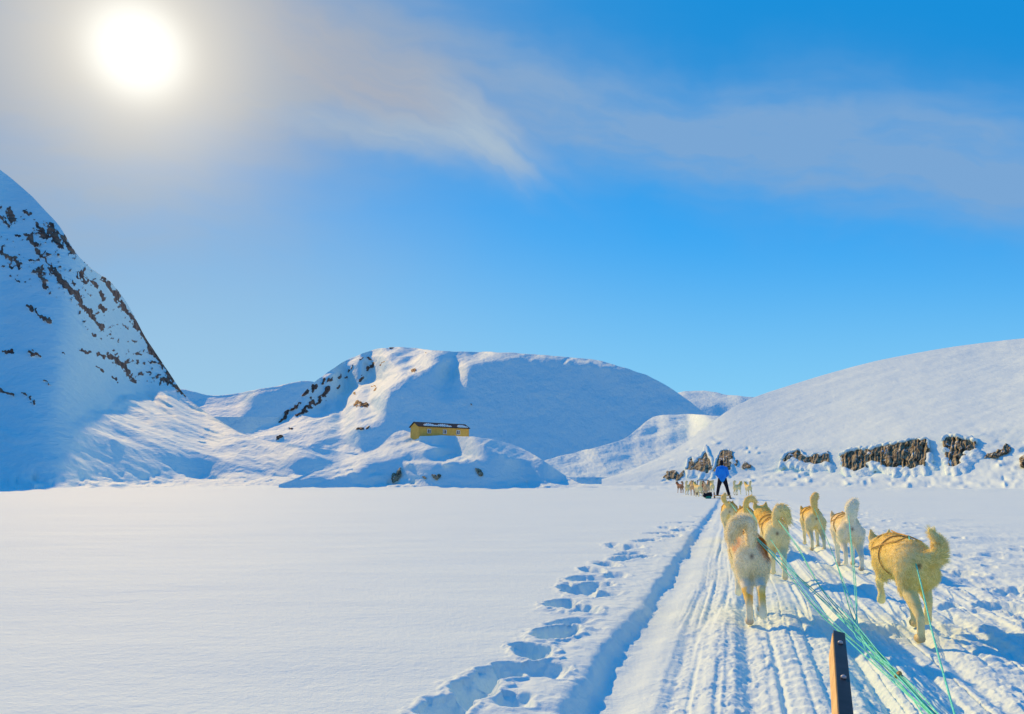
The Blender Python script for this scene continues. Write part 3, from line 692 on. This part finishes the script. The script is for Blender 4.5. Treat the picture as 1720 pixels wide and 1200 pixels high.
    def ball(nm, c, r, mat):
        V_, F_ = capsule_arrays((c[0], c[1]-r*.1, c[2]), r, (c[0], c[1]+r*.1, c[2]), r*.95, 8); link(nm, mesh_from(nm, V_, F_), mat, root)
    for s_ in (-1, 1): ball('eye', (hx+s_*.034, hy+.058, hz+.012), .011, M_black)
    ball('nose', (hx*1.1, hy+.165, hz-.04), .016, M_black)
    # harness: collar, girth and straps laid on the coat
    bv = BVHTree.FromPolygons([v.co for v in body.vertices], [tuple(p.vertices) for p in body.polygons])
    def top(x, y):
        h = bv.ray_cast(Vector((x, y, .80)), Vector((0, 0, -1)))
        return Vector((x, y, (h[0].z if h[0] else .6)+.022))
    att = top(0, -.20)
    if harness:
        def ring(y0, z0, tilt, nm, a0=-150, a1=150, rad=.006):
            pts = []
            for a in np.linspace(a0, a1, 22):
                t_ = R(a); d = Vector((math.sin(t_), math.cos(t_)*tilt, math.cos(t_))).normalized()
                h = bv.ray_cast(Vector((0, y0, z0))+d*.5, -d)
                if h[0] and (h[0]-Vector((0, y0, z0))).length < .24: pts.append(h[0]+d*.008)
            return tube_arrays(catmull(pts, 2), [rad]*len(catmull(pts, 2)), 5) if len(pts) > 3 else None
        prts = [ring(.33, .54, -.7, 'c'), ring(.05, .47, 0, 'g')]
        for s_ in (-1, 1):
            pts = []
            for k in range(10):
                t_ = k/9; y_ = .30-.50*t_; zz = .56+.06*t_
                side = Vector((s_*1.0, 0, .25+1.5*t_**2)).normalized(); o_ = Vector((0, y_, .48))
                h = bv.ray_cast(o_+side*.5, -side)
                if h[0]: pts.append(h[0]+side*.010)
            pts.append(att); prts.append(tube_arrays(catmull(pts, 3), [.005]*len(catmull(pts, 3)), 5))
        prts.append(tube_arrays(catmull([top(0, .25), top(0, .1), top(0, -.05), att], 4), [.005]*13, 5))
        link('harness', mesh_from('harness', *join_arrays([p for p in prts if p])), M_harness, root)
    M = Matrix.Translation(root.location) @ Matrix.Rotation(rz, 4, 'Z') @ Matrix.Scale(scale, 4)
    return root, (lambda p: M @ Vector(p)), att

CR = (.96,.86,.52); GO = (.95,.62,.09); RU = (.66,.24,.04); WH = (.96,.90,.70)
SP = lambda **k: dict(dict(cream=CR, gold=GO, rust=RU), **k)
H, Fo = hind, fore
dogs = {}
def tl(*p): return [(0, -.34, .52)]+[tuple(q) for q in p]
GRP = 'sled dogs of the near team'
def nd(key, label, foot, az, tail, legs, spec, n, vox, seed, **k):
    dogs[key] = make_dog(label, foot, -R(az), tl(*tail), legs, spec, n, vox, seed, scale=.94, **k)
nd('a', 'nearest left sled dog, cream with a rust patch on its back, tail curling left', gp(1259,1046), 14, [(0,-.39,.62),(-.02,-.43,.70),(-.08,-.43,.70),(-.12,-.42,.64),(-.135,-.40,.57)],
    [H(-.035,-.09), H(.05,-.08,.05,True), Fo(-.07,.06,.12), Fo(.08,-.06)], SP(gold_amt=.75, cream=WH, rump=-.6, leg_amt=1.2, tail_gold=.25, flank=.15, patch=[(.115,-.20,.53,.12,1.0),(.10,.05,.54,.13,.9),(-.11,-.20,.54,.08,.55)]), 34000, .010, 11, tr=(.030,.036,.044,.048,.042,.025), footlocal=(-.035,-.35))
nd('b', 'golden sled dog mostly hidden at the left, thin raised tail bent at the tip', gp(1228,909), 16, [(-.05,-.37,.60),(-.09,-.38,.68),(-.06,-.38,.74)],
    [H(-.075,.04), H(.075,-.06), Fo(-.085,-.03), Fo(.085,.05,.06)], SP(gold_amt=.9, tail_gold=.9, flank=.6, gz0=.35), 8000, .012, 12, tr=(.03,.035,.04,.03))
nd('c', 'yellow sled dog behind the rust patched dog, tail looped over to the right', gp(1256,926), 16, [(0,-.38,.64),(.03,-.39,.72),(.09,-.38,.74),(.13,-.36,.69)],
    [H(-.075,.06,.03), H(.075,-.05), Fo(-.085,-.04), Fo(.085,.04)], SP(gold_amt=.8, tail_gold=.9, flank=.4), 9000, .012, 13, tr=(.03,.04,.045,.03))
nd('d', 'cream sled dog with a yellow head, tail curled down over its right hip', gp(1309,971), 16, [(0,-.38,.62),(.03,-.40,.70),(.08,-.40,.69),(.11,-.38,.58)],
    [H(-.05,.09,.04), H(.045,-.08,.01,True), Fo(-.08,-.03), Fo(.08,.06,.05)], SP(gold_amt=.75, tail_gold=.45, flank=.2, rump=-.3, leg_amt=.2), 15000, .011, 14, head=(-.11,.62,.63), tr=(.035,.045,.055,.05,.03))
nd('e', 'golden backed sled dog with a golden plumed tail held straight up', gp(1373,921), 13, [(-.02,-.37,.64),(-.02,-.38,.74),(.01,-.37,.80)],
    [H(-.075,.0), H(.075,-.07), Fo(-.085,.06,.05), Fo(.085,-.02)], SP(gold_amt=.85, tail_gold=.95, flank=.35), 11000, .012, 15, tr=(.035,.045,.055,.045))
nd('f', 'pale cream sled dog with a fluffy white tail held upright', gp(1434,955), 15, [(0,-.37,.62),(.01,-.37,.70),(.04,-.36,.75)],
    [H(-.075,.04,.05), H(.075,-.02), Fo(-.085,-.02), Fo(.085,.05)], SP(gold_amt=.55, tail_gold=.0, cream=WH, flank=.2, leg_amt=.2), 15000, .011, 16, tr=(.04,.06,.068,.05))
nd('g', 'large yellow sled dog nearest the right, green line on its back, tail swung right', gp(1543,1072), 14, [(.05,-.36,.51),(.11,-.36,.52),(.13,-.36,.60),(.09,-.35,.68)],
    [H(-.035,-.12), H(.07,.12,.07), Fo(-.085,.08,.15), Fo(.075,-.08)], SP(gold_amt=.6, tail_gold=.45, flank=.3, gz0=.42, cream=(.96,.85,.45), gold=(.95,.70,.20)), 36000, .010, 17, tr=(.035,.042,.050,.040,.018), fat=1.07, footlocal=(-.035,-.37))

# far team, small in the picture: one pale and one brown build, copied
def far_dog(spec, seed, legs, tail):
    caps, kinds = dog_caps(tail, legs); me = fuse('sled_dog', caps, .018, 3)
    P = np_verts(me); idx = cap_eval(P, caps); cattr(me, 'coat', coat_color(P, np.array([1 if kinds[i] == 'tail' else 0 for i in idx]), spec, seed)); me.materials.append(M_skin)
    me.polygons.foreach_set('use_smooth', [True]*len(me.polygons)); return me
fd = [far_dog(SP(gold_amt=.7), 21, [H(-.075,.05), H(.075,-.05), Fo(-.085,-.05), Fo(.085,.05,.05)], tl((0,-.38,.66),(.03,-.38,.78),(.08,-.34,.76))),
      far_dog(SP(cream=(.62,.40,.26), gold=(.30,.14,.07), gold_amt=1.0, flank=.8, tail_gold=.8), 22, [H(-.075,-.05), H(.075,.05), Fo(-.085,.05), Fo(.085,-.05)], tl((0,-.40,.64),(-.04,-.40,.76),(-.09,-.36,.72))),
      far_dog(SP(cream=(.85,.66,.42), gold=(.72,.40,.16), gold_amt=.9, flank=.6), 23, [H(-.075,-.03), H(.075,.06), Fo(-.085,.04), Fo(.085,-.05)], tl((0,-.42,.60),(0,-.46,.66),(.02,-.48,.60)))]
far_spots = [(1143,57,1,8,'brown sled dog at the far left end of the distant team'), (1156,50,0,-5,'pale yellow distant dog second from the left of the far team'), (1163,47,2,0,'tan distant dog in the middle of the group left of the driver'),
    (1173,43,0,6,'cream distant dog in front of the empty sled'), (1187,46,2,-4,'orange distant dog beside the empty sled, nearest the driver'), (1181,54,1,3,'brown distant dog beyond the empty sled'),
    (1238,46,0,-8,'pale distant dog just right of the driver'), (1257,50,0,4,'white distant dog farthest right of the driver'), (1196,58,0,2,'cream distant dog ahead of the driver, left of his legs')]
for i, (px, Y, v, a, lb) in enumerate(far_spots):
    p = at(px, 820, Y); o = bpy.data.objects.new('sled_dog', fd[v]); COL.objects.link(o); o.location = (p.x, p.y, gh(p.x, p.y)); o.rotation_euler = (0, 0, R(a*3.2-14)); o.scale = (1.08+.05*(i % 3),)*3
    tag(o, lb, 'dog', 'sled dogs of the distant team')

# ------------------------------------------------------------------ driver in the blue jacket
M_jacket = plain('blue_nylon', (.006,.26,.95), .7, .4, .2, 3, .01); M_trs = plain('black_trousers', (.012,.012,.02), .8, .2); M_face = plain('face_skin', (.45,.26,.18), .5)
M_wood = plain('pale_wood', (.78,.50,.18), .6, .3, .2, 14, .001); M_woodgrey = plain('weathered_wood', (.20,.14,.09), .8, .2, .3, 10); M_dark = plain('dark_edge', (.018,.022,.03), .45, .35, .3, 20)
M_steel = plain('steel', (.45,.45,.47), .3, .6); M_green = plain('green_bag', (.03,.28,.16), .7)
def make_driver():
    p = at(1214, 820, 38.5); z0 = gh(p.x, p.y)+.17
    r = empty('person', (p.x, p.y, z0), -R(15)); tag(r, 'person in a bright blue jacket and black trousers, standing legs apart on the sled', 'person')
    S_ = 1.0
    b = [((0,0,1.02), .13, (0,0,1.30), .14), ((-.12,0,1.40), .08, (.12,0,1.40), .08), ((0,0,1.42), .06, (0,.01,1.55), .055), ((0,.01,1.62), .085, (0,.015,1.69), .088), ((0,.09,1.60), .03, (0,.095,1.635), .014),
         ((0,.07,1.575), .035, (0,.06,1.56), .04), ((-.088,.0,1.63), .018, (-.09,.0,1.65), .018), ((.088,.0,1.63), .018, (.09,.0,1.65), .018)]
    for s in (-1, 1):
        b += [((s*.10,0,.98), .10, (s*.19,.02,.52), .065), ((s*.19,.02,.52), .062, (s*.27,-.02,.10), .042), ((s*.27,-.02,.06), .042, (s*.28,.13,.04), .038),
              ((s*.19,0,1.39), .062, (s*.27,.03,1.10), .048), ((s*.27,.03,1.10), .046, (s*.22,.22,.98), .032), ((s*.22,.22,.98), .034, (s*.21,.29,.96), .036)]
        for k in range(4):
            x_ = s*(.185+.018*k); b += [((x_,.29,.965), .009, (x_,.335+.008*(k in (1,2)),.955), .009), ((x_,.335,.955), .009, (x_,.345,.925), .0085)]
        b += [((s*.185,.25,.97), .011, (s*.16,.29,.95), .010)]
    me = fuse('body', b, .009, 2); link('body', me, M_face, r)
    j = [((0,-.01,.86), .185, (0,-.01,1.28), .185), ((-.13,0,1.40), .10, (.13,0,1.40), .10), ((0,0,1.45), .09, (0,0,1.50), .085)]
    for s in (-1, 1): j += [((s*.20,0,1.38), .095, (s*.285,.0,1.10), .078), ((s*.285,0,1.10), .076, (s*.23,.19,.99), .052), ((s*.08,-.01,.84), .125, (s*.10,-.01,1.2), .13)]
    link('jacket', fuse('jacket', j, .014, 4), M_jacket, r)
    tr_ = [((-.06,0,.88), .135, (.06,0,.88), .135)]
    for s in (-1, 1): tr_ += [((s*.09,0,.84), .135, (s*.19,.02,.50), .095), ((s*.19,.02,.50), .09, (s*.27,-.02,.13), .075)]
    link('trousers', fuse('trousers', tr_, .013, 4), M_trs, r)
    for s in (-1, 1): link('boot', fuse('boot', [((s*.27,-.03,.10), .062, (s*.275,-.02,.05), .062), ((s*.275,-.03,.045), .055, (s*.29,.15,.04), .045)], .011, 3), M_black, r)
    link('hat', fuse('hat', [((0,.0,1.67), .098, (0,.0,1.73), .085), ((0,-.02,1.58), .085, (0,0,1.66), .096)], .011, 3), M_trs, r)
make_driver()
def far_sled(px, Y, rz, label, handle, wide=.8):
    p = at(px, 822, Y); r = empty('dog_sled', (p.x, p.y, gh(p.x, p.y)), rz); tag(r, label, 'sled', 'distant wooden dog sleds')
    for s in (-1, 1):
        link('runner', mesh_from('runner', *tube_arrays(catmull([(s*wide/2,-.2,.05),(s*wide/2,.6,.04),(s*wide/2,1.7,.05),(s*wide/2,2.1,.12),(s*wide/2,2.35,.30)], 5), [.035]*21, 6)), M_woodgrey, r)
    for k in range(9): solid('slat', [box_arrays((0, -.05+.22*k, .17), (wide+.04, .10, .025))], M_wood, r, .004)
    for s in (-1, 1):
        for y in (0, .8, 1.6): solid('stanchion', [box_arrays((s*(wide/2-.02), y, .10), (.05, .07, .13))], M_woodgrey, r)
    if handle:
        for s in (-1, 1): link('upright', mesh_from('upright', *tube_arrays([(s*wide/2,0,.10),(s*(wide/2-.03),-.10,.60),(s*(wide/2-.06),-.16,1.0)], [.028,.026,.022], 6)), M_dark, r)
        link('crossbar', mesh_from('crossbar', *tube_arrays([(-wide/2+.02,-.16,.97),(0,-.165,1.0),(wide/2-.02,-.16,.97)], [.024]*3, 6)), M_dark, r)
        link('crossbar', mesh_from('crossbar', *tube_arrays([(-wide/2,-.10,.60),(wide/2,-.10,.60)], [.015]*2, 6)), M_dark, r)
    return r
far_sled(1213, 38.2, -R(15), 'low wooden sled the blue jacketed driver stands on', False)
far_sled(1181, 50, -R(10), 'empty wooden sled with a dark upright handle left of the driver', True)
def bag():
    p = at(1189, 833, 37.5); z = gh(p.x, p.y)
    r = link('bag', fuse('bag', [((-.14,0,.14), .11, (.14,.05,.16), .10), ((.0,0,.2), .09, (.16,0,.26), .06), ((-.16,0,.22), .04, (-.18,0,.27), .03)], .02, 3), M_trs); r.location = (p.x, p.y, z)
    tag(r, 'dark bag with a green bottom lying on the snow left of the driver', 'bag')
    link('bottom', fuse('bottom', [((-.06,-.05,.05), .085, (.08,-.05,.05), .085)], .02, 2), M_green, r)
bag()

# ------------------------------------------------------------------ the photographer's sled and the tow lines
def near_sled():
    N = at(1408, 1066, 2.55); ax = Vector((N.x, N.y, 0)).normalized(); a0 = math.atan2(ax.x, ax.y)-R(.3)
    r = empty('dog_sled', (N.x, N.y, 0), -a0); tag(r, 'nearest sled, its wooden runner with a dark bolted edge rising at the bottom', 'sled')
    th, hh = .036, .075
    for off, in ((0.0,), (.78,)):
        P = catmull([(off,-2.6,.10),(off,-1.9,.11),(off,-1.2,.16),(off,-.6,N.z-.105),(off,0,N.z)], 6)
        V = []; Fc = []; rl = R(12)
        for p in P:
            w = th*(1.0)
            for (a, b) in ((-.5, 0), (.5, 0), (.5, -1), (-.5, -1)):
                x = a*w; z = b*hh
                V.append(Vector((p.x+x*math.cos(rl)+z*math.sin(rl)*1.0, p.y, p.z+z*math.cos(rl)-x*math.sin(rl))))
        n = len(P)
        for i in range(n-1):
            for k in range(4): Fc.append((i*4+k, i*4+(k+1) % 4, (i+1)*4+(k+1) % 4, (i+1)*4+k))
        Fc += [(3,2,1,0), ((n-1)*4, (n-1)*4+1, (n-1)*4+2, (n-1)*4+3)]
        me = mesh_from('runner', V, Fc); bm = bmesh.new(); bm.from_mesh(me); bmesh.ops.recalc_face_normals(bm, faces=bm.faces); bm.to_mesh(me); bm.free()
        ro = link('runner', me, M_wood, r, False)
        # dark iron-shod strip along the top edge
        V = []; Fc = []
        for p in P:
            for (a, b) in ((-.44, .002), (.52, .002), (.52, .009), (-.44, .009)):
                x = a*th; z = b
                V.append(Vector((p.x+x*math.cos(rl)+z*math.sin(rl), p.y+(.004 if p is P[-1] else 0), p.z+z*math.cos(rl)-x*math.sin(rl))))
        for i in range(n-1):
            for k in range(4): Fc.append((i*4+k, i*4+(k+1) % 4, (i+1)*4+(k+1) % 4, (i+1)*4+k))
        Fc += [(3,2,1,0), ((n-1)*4, (n-1)*4+1, (n-1)*4+2, (n-1)*4+3)]
        me = mesh_from('edge_strip', V, Fc); link('edge_strip', me, M_dark, ro, False)
        for yb in (-.10, -.36, -.75):
            zb = float(np.interp(yb, [p.y for p in P], [p.z for p in P]))
            c = Vector((off+.004, yb, zb+.012)); V_, F_ = tube_arrays([c+Vector((0,0,-.004)), c+Vector((0,0,.002)), c+Vector((0,0,.0045))], [.0075,.0075,.004], 8)
            link('bolt', mesh_from('bolt', V_, F_), M_steel, ro)
    for k in range(9): solid('slat', [box_arrays((.39, -1.15-.17*k, .215), (.84, .10, .022))], M_wood, r, .003)
near_sled()
Kg = gp(1510, 1140); K = at(1510, 1140, Kg.y*.86); Pn = at(1640, 1290, Kg.y*.60)
rg = random.Random(5)
def tow(path, r, mat, label, grp='mint green tow lines of the fan hitch'):
    o = tube_obj('tow_line', path, r, mat, None, 6, 8); o.location = (0, 0, 0); tag(o, label, 'tow line', grp); return o
def jit(v, a): return Vector((v.x+rg.uniform(-a, a), v.y+rg.uniform(-a, a), v.z+rg.uniform(-a, a)))
def line(key, ways, n=2, r=.0030, names=('',)):
    root, M, att = dogs[key]; A = M(att)
    for k in range(n):
        Kk = jit(K, .018); pts = [A+Vector((0,0,.0))]
        if ways: pts += [jit(w, .025) for w in ways]
        else:
            for t_, sg in ((.3, .05), (.6, .09), (.82, .05)):
                q = A.lerp(Kk, t_); q.z -= sg*(.5+.3*k); g_ = gh(q.x, q.y)+.02; q.z = max(q.z, g_); q = jit(q, .02); q.z = max(q.z, g_); pts.append(q)
        e = jit(Pn, .03); mid = jit(Kk.lerp(e, .5), .012); pts += [Kk, mid, e]
        tow(pts, r*rg.uniform(.8, 1.15), M_rope if (k+len(key)+ord(key)) % 3 else M_ropedark, names[k % len(names)])
line('a', [], 2, names=('tow line tied to the rust patched dog, upper strand', 'tow line tied to the rust patched dog, slack lower strand'))
line('b', [], 2, names=('tow line running to the half hidden golden dog, taut strand', 'tow line running to the half hidden golden dog, slack strand'))
line('c', [], 2, names=('tow line running to the yellow dog with the looped tail, taut strand', 'tow line running to the yellow dog with the looped tail, slack strand'))
line('d', [], 2, names=('tow line running to the yellow headed cream dog, taut strand', 'tow line running to the yellow headed cream dog, slack strand'))
line('e', [gp(1400, 945, .25), gp(1428, 1025, .10), at(1462,1088,Kg.y*.98)], 2, names=('tow line hanging from the golden dog with the upright tail, left strand', 'tow line hanging from the golden dog with the upright tail, right strand'))
line('f', [gp(1436, 1000, .22), gp(1440, 1062, .10), at(1468,1095,Kg.y*.96)], 2, names=('tow line hanging from the white tailed dog, left strand', 'tow line hanging from the white tailed dog, right strand'))
root, M, att = dogs['g']; A = M(att)
tow([A, at(1548, 985, A.y*.93), at(1566, 1062, A.y*.80), at(1603, 1198, A.y*.60), at(1640, 1330, A.y*.45)], .0042, M_rope, 'single tow line from the back of the large yellow dog down past its legs')
kn = link('knot', fuse('knot', [((-.012,0,0), .011, (.01,.01,.012), .012), ((0,-.01,.01), .010, (.012,.012,-.012), .009)], .003, 1), M_harness); kn.location = K+Vector((0, 0, .008)); kn.scale = (.8,.8,.8)
tag(kn, 'small brown knot binding the bundle of mint green lines', 'knot')

# ------------------------------------------------------------------ hut on the mound
def hut():
    D = max(mound(703, 739).y, mound(725, 736).y/1.011, mound(745, 734).y/1.022, mound(787, 736).y/1.045)+.3
    A_ = at(703.5, 716, D); B_ = at(787, 720, D*1.045)
    ax = Vector((B_.x-A_.x, B_.y-A_.y, 0)); L = ax.length; rz = math.atan2(ax.y, ax.x)
    eave = A_.z; base = at(703.5, 738, D).z-1.2; wh = eave-base; wd = D*.024; rise = D*.0058
    r = empty('cabin', (A_.x, A_.y, base), rz); tag(r, 'yellow wooden cabin with a dark roof half buried in snow on the mound', 'cabin')
    M_y = plain('yellow_boards', (.95,.50,.10), .7, .2, .12, 2.5)
    nt = NT(M_y.node_tree); b = nt.n['Principled BSDF']; tc = nt.n.new('ShaderNodeTexCoord').outputs['Object']; sx = nt.n.new('ShaderNodeSeparateXYZ'); nt.l.new(tc, sx.inputs[0])
    w = nt.m('PINGPONG', sx.outputs[2], .075); bump(nt, b, w, .8, .05)
    V = [(0,0,0),(L,0,0),(L,wd,0),(0,wd,0),(0,0,wh),(L,0,wh),(L,wd,wh),(0,wd,wh),(0,wd/2,wh+rise),(L,wd/2,wh+rise)]
    Fc = [(0,1,5,4),(2,3,7,6),(3,0,4,8,7),(1,2,6,9,5),(4,5,9,8),(6,7,8,9),(3,2,1,0)]
    link('wall', mesh_from('wall', [Vector(v) for v in V], Fc), M_y, r, False)
    M_roof = plain('tar_roof', (.02,.022,.028), .7, .3, .2, 3); o = .18; sl = rise/(wd/2); t = .07
    prts = []
    for s in (0, 1):
        y0 = -o if s == 0 else wd+o; z0 = wh-o*sl+.012; y1 = wd/2; z1 = wh+rise+.012
        V = [(-o,y0,z0),(L+o,y0,z0),(L+o,y1,z1),(-o,y1,z1)]; V = V+[(a, b_, c_+t) for a, b_, c_ in V]
        prts.append(([Vector(v) for v in V], [(0,3,2,1),(4,5,6,7),(0,1,5,4),(1,2,6,5),(2,3,7,6),(3,0,4,7)]))
    rf = solid('roof', prts, M_roof, r)
    # snow lying on the front roof slope
    for (x0, x1) in ((.10*L,.36*L),(.36*L,.66*L),(.78*L,.99*L)):
        caps = []; n = 7
        for k in range(n):
            x = x0+(x1-x0)*(k+.5)/n; f = math.sin(math.pi*(k+.5)/n)**.5; y_ = wd/2*.10; caps.append(((x, y_-.05, wh+y_*sl+.06), .14, (x, y_+wd*.24*f, wh+(y_+wd*.24*f)*sl+.05), .10*f+.03))
        link('roof_snow', fuse('roof_snow', caps, .05, 3), M_near, rf)
    wm = plain('white_frame', (.8,.8,.78), .5); gm, g_, gb = newmat('window_glass'); gb.inputs['Base Color'].default_value = (.02,.03,.05,1); gb.inputs['Roughness'].default_value = .12
    for fx in (.20, .51, .785):
        cx = fx*L; ww, hh_ = .085*L*.75, .52; zc = wh-.62
        fr = solid('window', [box_arrays((cx, -.03, zc+hh_/2), (ww, .06, .07)), box_arrays((cx, -.03, zc-hh_/2), (ww, .06, .07)), box_arrays((cx-ww/2, -.032, zc), (.07, .06, hh_+.07)), box_arrays((cx+ww/2, -.032, zc), (.07, .06, hh_+.07)), box_arrays((cx, -.028, zc), (.07, .06, hh_-.07))], wm, r)
        for s in (-1, 1): solid('pane', [box_arrays((cx+s*ww/4, -.012, zc), (ww/2-.07, .016, hh_-.07))], gm, fr)
    for (x_, y_) in ((0,0),(L,0)): solid('corner_board', [box_arrays((x_, y_-.012, wh/2-.02), (.12, .06, wh-.1))], M_y, r)
hut()

# ------------------------------------------------------------------ rock faces showing through the snow
def rock_mat():
    mt, t, b = newmat('cliff_rock'); tc = t.n.new('ShaderNodeTexCoord').outputs['Object']
    v = t.noise(t.mapping(tc, (1,1,.28), rot=(R(8),R(12),0)), 1.9, 8, .70, .6); w = t.noise(tc, .55, 5, .6); c = t.mix(t.rng(v, .36, .60), (.035,.03,.024), (.46,.40,.25)); c = t.mix(t.m('MULTIPLY', t.rng(w, .52, .70), .5), c, (.24,.15,.09))
    c = t.mix(t.rng(t.noise(t.mapping(tc, (1,1,.5)), 3.5, 6, .7), .60, .70), c, (.012,.012,.012))
    geo = t.n.new('ShaderNodeNewGeometry'); sx = t.n.new('ShaderNodeSeparateXYZ'); t.l.new(geo.outputs['Normal'], sx.inputs[0])
    sn = t.noise(tc, .9, 6, .7); c = t.mix(t.rng(sn, .60, .64), c, (.76,.88,.90))
    t.put(b.inputs['Base Color'], c); b.inputs['Roughness'].default_value = .85; b.inputs['Specular IOR Level'].default_value = .15
    bump(t, b, v, 1.0, .25); return mt
M_rock = rock_mat()
def rock(poly, where, depth, label, seed, grp, pxs=.7, cap=False):
    xs = [p[0] for p in poly]; ys = [p[1] for p in poly]; pad = 3
    gx = np.arange(min(xs)-pad, max(xs)+pad+.1, pxs); gy = np.arange(min(ys)-pad, max(ys)+pad+.1, pxs)
    GX, GY = np.meshgrid(gx, gy); wx = GX+3.0*fbm(GX/5, GY/7, 4, seed, .6); wy = GY+6.0*fbm(GX/6, GY/9, 4, seed+3, .6)
    ins = in_poly(wx, wy, poly).astype(float); soft = blur(blur(ins, 2, 0), 2, 1)
    B = np.array([[tuple(where(x, y)) for x in gx] for y in gy]); B[..., 1] = blur(blur(B[..., 1], 6, 1), 4, 0)
    # keep the picture position, smooth only the distance
    d = B[..., 1]; hx, hy, hz = pdir(GX, GY)
    strata = fbm(GX/3.6+.9*fbm(GX/11, GY/8, 2, seed+6)+GY/30, GY/26, 4, seed+7, .6)*1.0+fbm(GX/10, GY/8, 3, seed+9)*.7
    off = np.where(soft > .25, depth*(soft**.5)*(.7+.55*strata), -(.3+2.5*(1-soft)))
    d2 = d-off; k = d2/hy
    P = np.stack([hx*k, d2, CH+hz*k], -1); c = P.reshape(-1, 3)[soft.ravel() > .5].mean(0) if (soft > .5).any() else P.reshape(-1, 3).mean(0)
    me = grid_mesh('rock_outcrop', (P-c)[::-1]); bm = bmesh.new(); bm.from_mesh(me); sf = soft[::-1].ravel(); bm.verts.ensure_lookup_table()
    bmesh.ops.delete(bm, geom=[v for v in bm.verts if sf[v.index] < .001], context='VERTS'); bm.to_mesh(me); bm.free()
    o = link('rock_outcrop', me, M_rock, None, False); o.location = c; tag(o, label, 'rock', grp)
    if cap:
        rr_ = random.Random(seed); top = []; bot = []
        for j in range(0, len(gx), 2):
            col = np.where(soft[:, j] > .5)[0]
            if len(col) < 3: continue
            top.append(Vector(P[col[0], j]-c)); bot.append(Vector(P[col[-1], j]-c))
        caps = []
        for a, b in zip(top[:-1], top[1:]):
            if (a-b).length > 9.0: continue
            r1 = .14+.14*(.5+.5*math.sin(a.x*.55+seed))+rr_.uniform(0, .02); caps.append(((a.x, a.y+.15, a.z+r1*.35), r1, (b.x, b.y+.15, b.z+r1*.35), r1))
        if caps: link('snow_cap', fuse('snow_cap', caps, .09, 7), M_near, o)
        caps = []
        for a in bot:
            if rr_.random() < .95:
                r1 = rr_.uniform(.16, .50); caps.append(((a.x, a.y-.05, a.z-.22), r1, (a.x+rr_.uniform(-.9, .9), a.y-1.5, a.z-.95), r1*.8))
        if caps:
            d_ = link('snow_drift', fuse('snow_drift', caps, .10, 14), M_near); d_.location = c; tag(d_, kind='structure')
    return o
GR = 'dark rock faces below the right snow slope'
for (poly, dep, lb) in [
    ([(1113,802),(1120,795),(1133,792),(1140,796),(1148,789),(1150,796),(1140,803),(1126,806)], .9, 'low dark rock at the left end of the cliff band'),
    ([(1153,790),(1156,772),(1164,768),(1168,778),(1172,766),(1176,772),(1184,762),(1186,745),(1188,765),(1196,772),(1197,786),(1190,798),(1180,796),(1172,790),(1160,790)], 1.0, 'jagged split rock left of the driver, with a thin upright spike'),
    ([(1199,796),(1201,780),(1206,766),(1212,756),(1220,754),(1229,756),(1230,775),(1226,790),(1215,800),(1205,800)], 1.0, 'tall brown rock directly behind the driver'),
    ([(1231,780),(1233,772),(1239,773),(1240,780),(1236,783)], .7, 'small dark rock just right of the driver'),
    ([(1244,785),(1248,778),(1256,779),(1262,782),(1260,786),(1250,787)], .7, 'small flat rock low on the snow right of the driver'),
    ([(1312,776),(1316,765),(1325,761),(1335,759),(1347,758),(1348,766),(1360,767),(1375,763),(1392,761),(1394,780),(1380,779),(1365,780),(1350,781),(1342,776),(1330,772),(1318,778)], 1.0, 'long low rock ledge left of the largest cliff'),
    ([(1411,765),(1425,758),(1440,755),(1455,753),(1480,750),(1495,745),(1515,743),(1530,740),(1545,738),(1560,740),(1561,765),(1555,785),(1540,789),(1520,788),(1508,786),(1500,789),(1487,784),(1475,778),(1462,780),(1445,790),(1425,792),(1418,786)], 1.3, 'largest rock cliff, long and banded, under the right slope'),
    ([(1585,736),(1595,732),(1610,735),(1620,739),(1638,738),(1640,752),(1632,765),(1622,762),(1618,775),(1612,786),(1598,788),(1588,778)], 1.2, 'blocky rock face right of the largest cliff'),
    ([(1652,768),(1660,762),(1672,760),(1680,756),(1690,748),(1698,752),(1692,760),(1680,766),(1665,770)], .9, 'small brown rock near the right edge, above the snow hump'),
    ([(1712,770),(1722,764),(1740,762),(1742,782),(1724,786),(1714,784)], .9, 'rock cut by the right edge of the picture')]:
    rock(poly, rhill, dep, lb, 300+int(poly[0][0]), GR, cap=dep >= 1.0)
GM = 'dark rocks in the snow mound under the cabin'
for (poly, dep, lb) in [
    ([(658,804),(660,796),(666,790),(674,786),(674,796),(669,804),(662,808)], .8, 'black rock at the left of the snow mound'),
    ([(710,801),(714,799),(717,801),(716,804),(711,803)], .5, 'tiny black rock in the middle of the snow mound'),
    ([(725,800),(730,797),(740,798),(741,802),(735,805),(728,804)], .6, 'flat black rock right of the tiny one on the mound'),
    ([(797,787),(806,786),(811,792),(812,800),(808,802),(803,795)], .6, 'black rock at the right of the snow mound')]:
    rock(poly, mound, dep, lb, 400+int(poly[0][0]), GM)
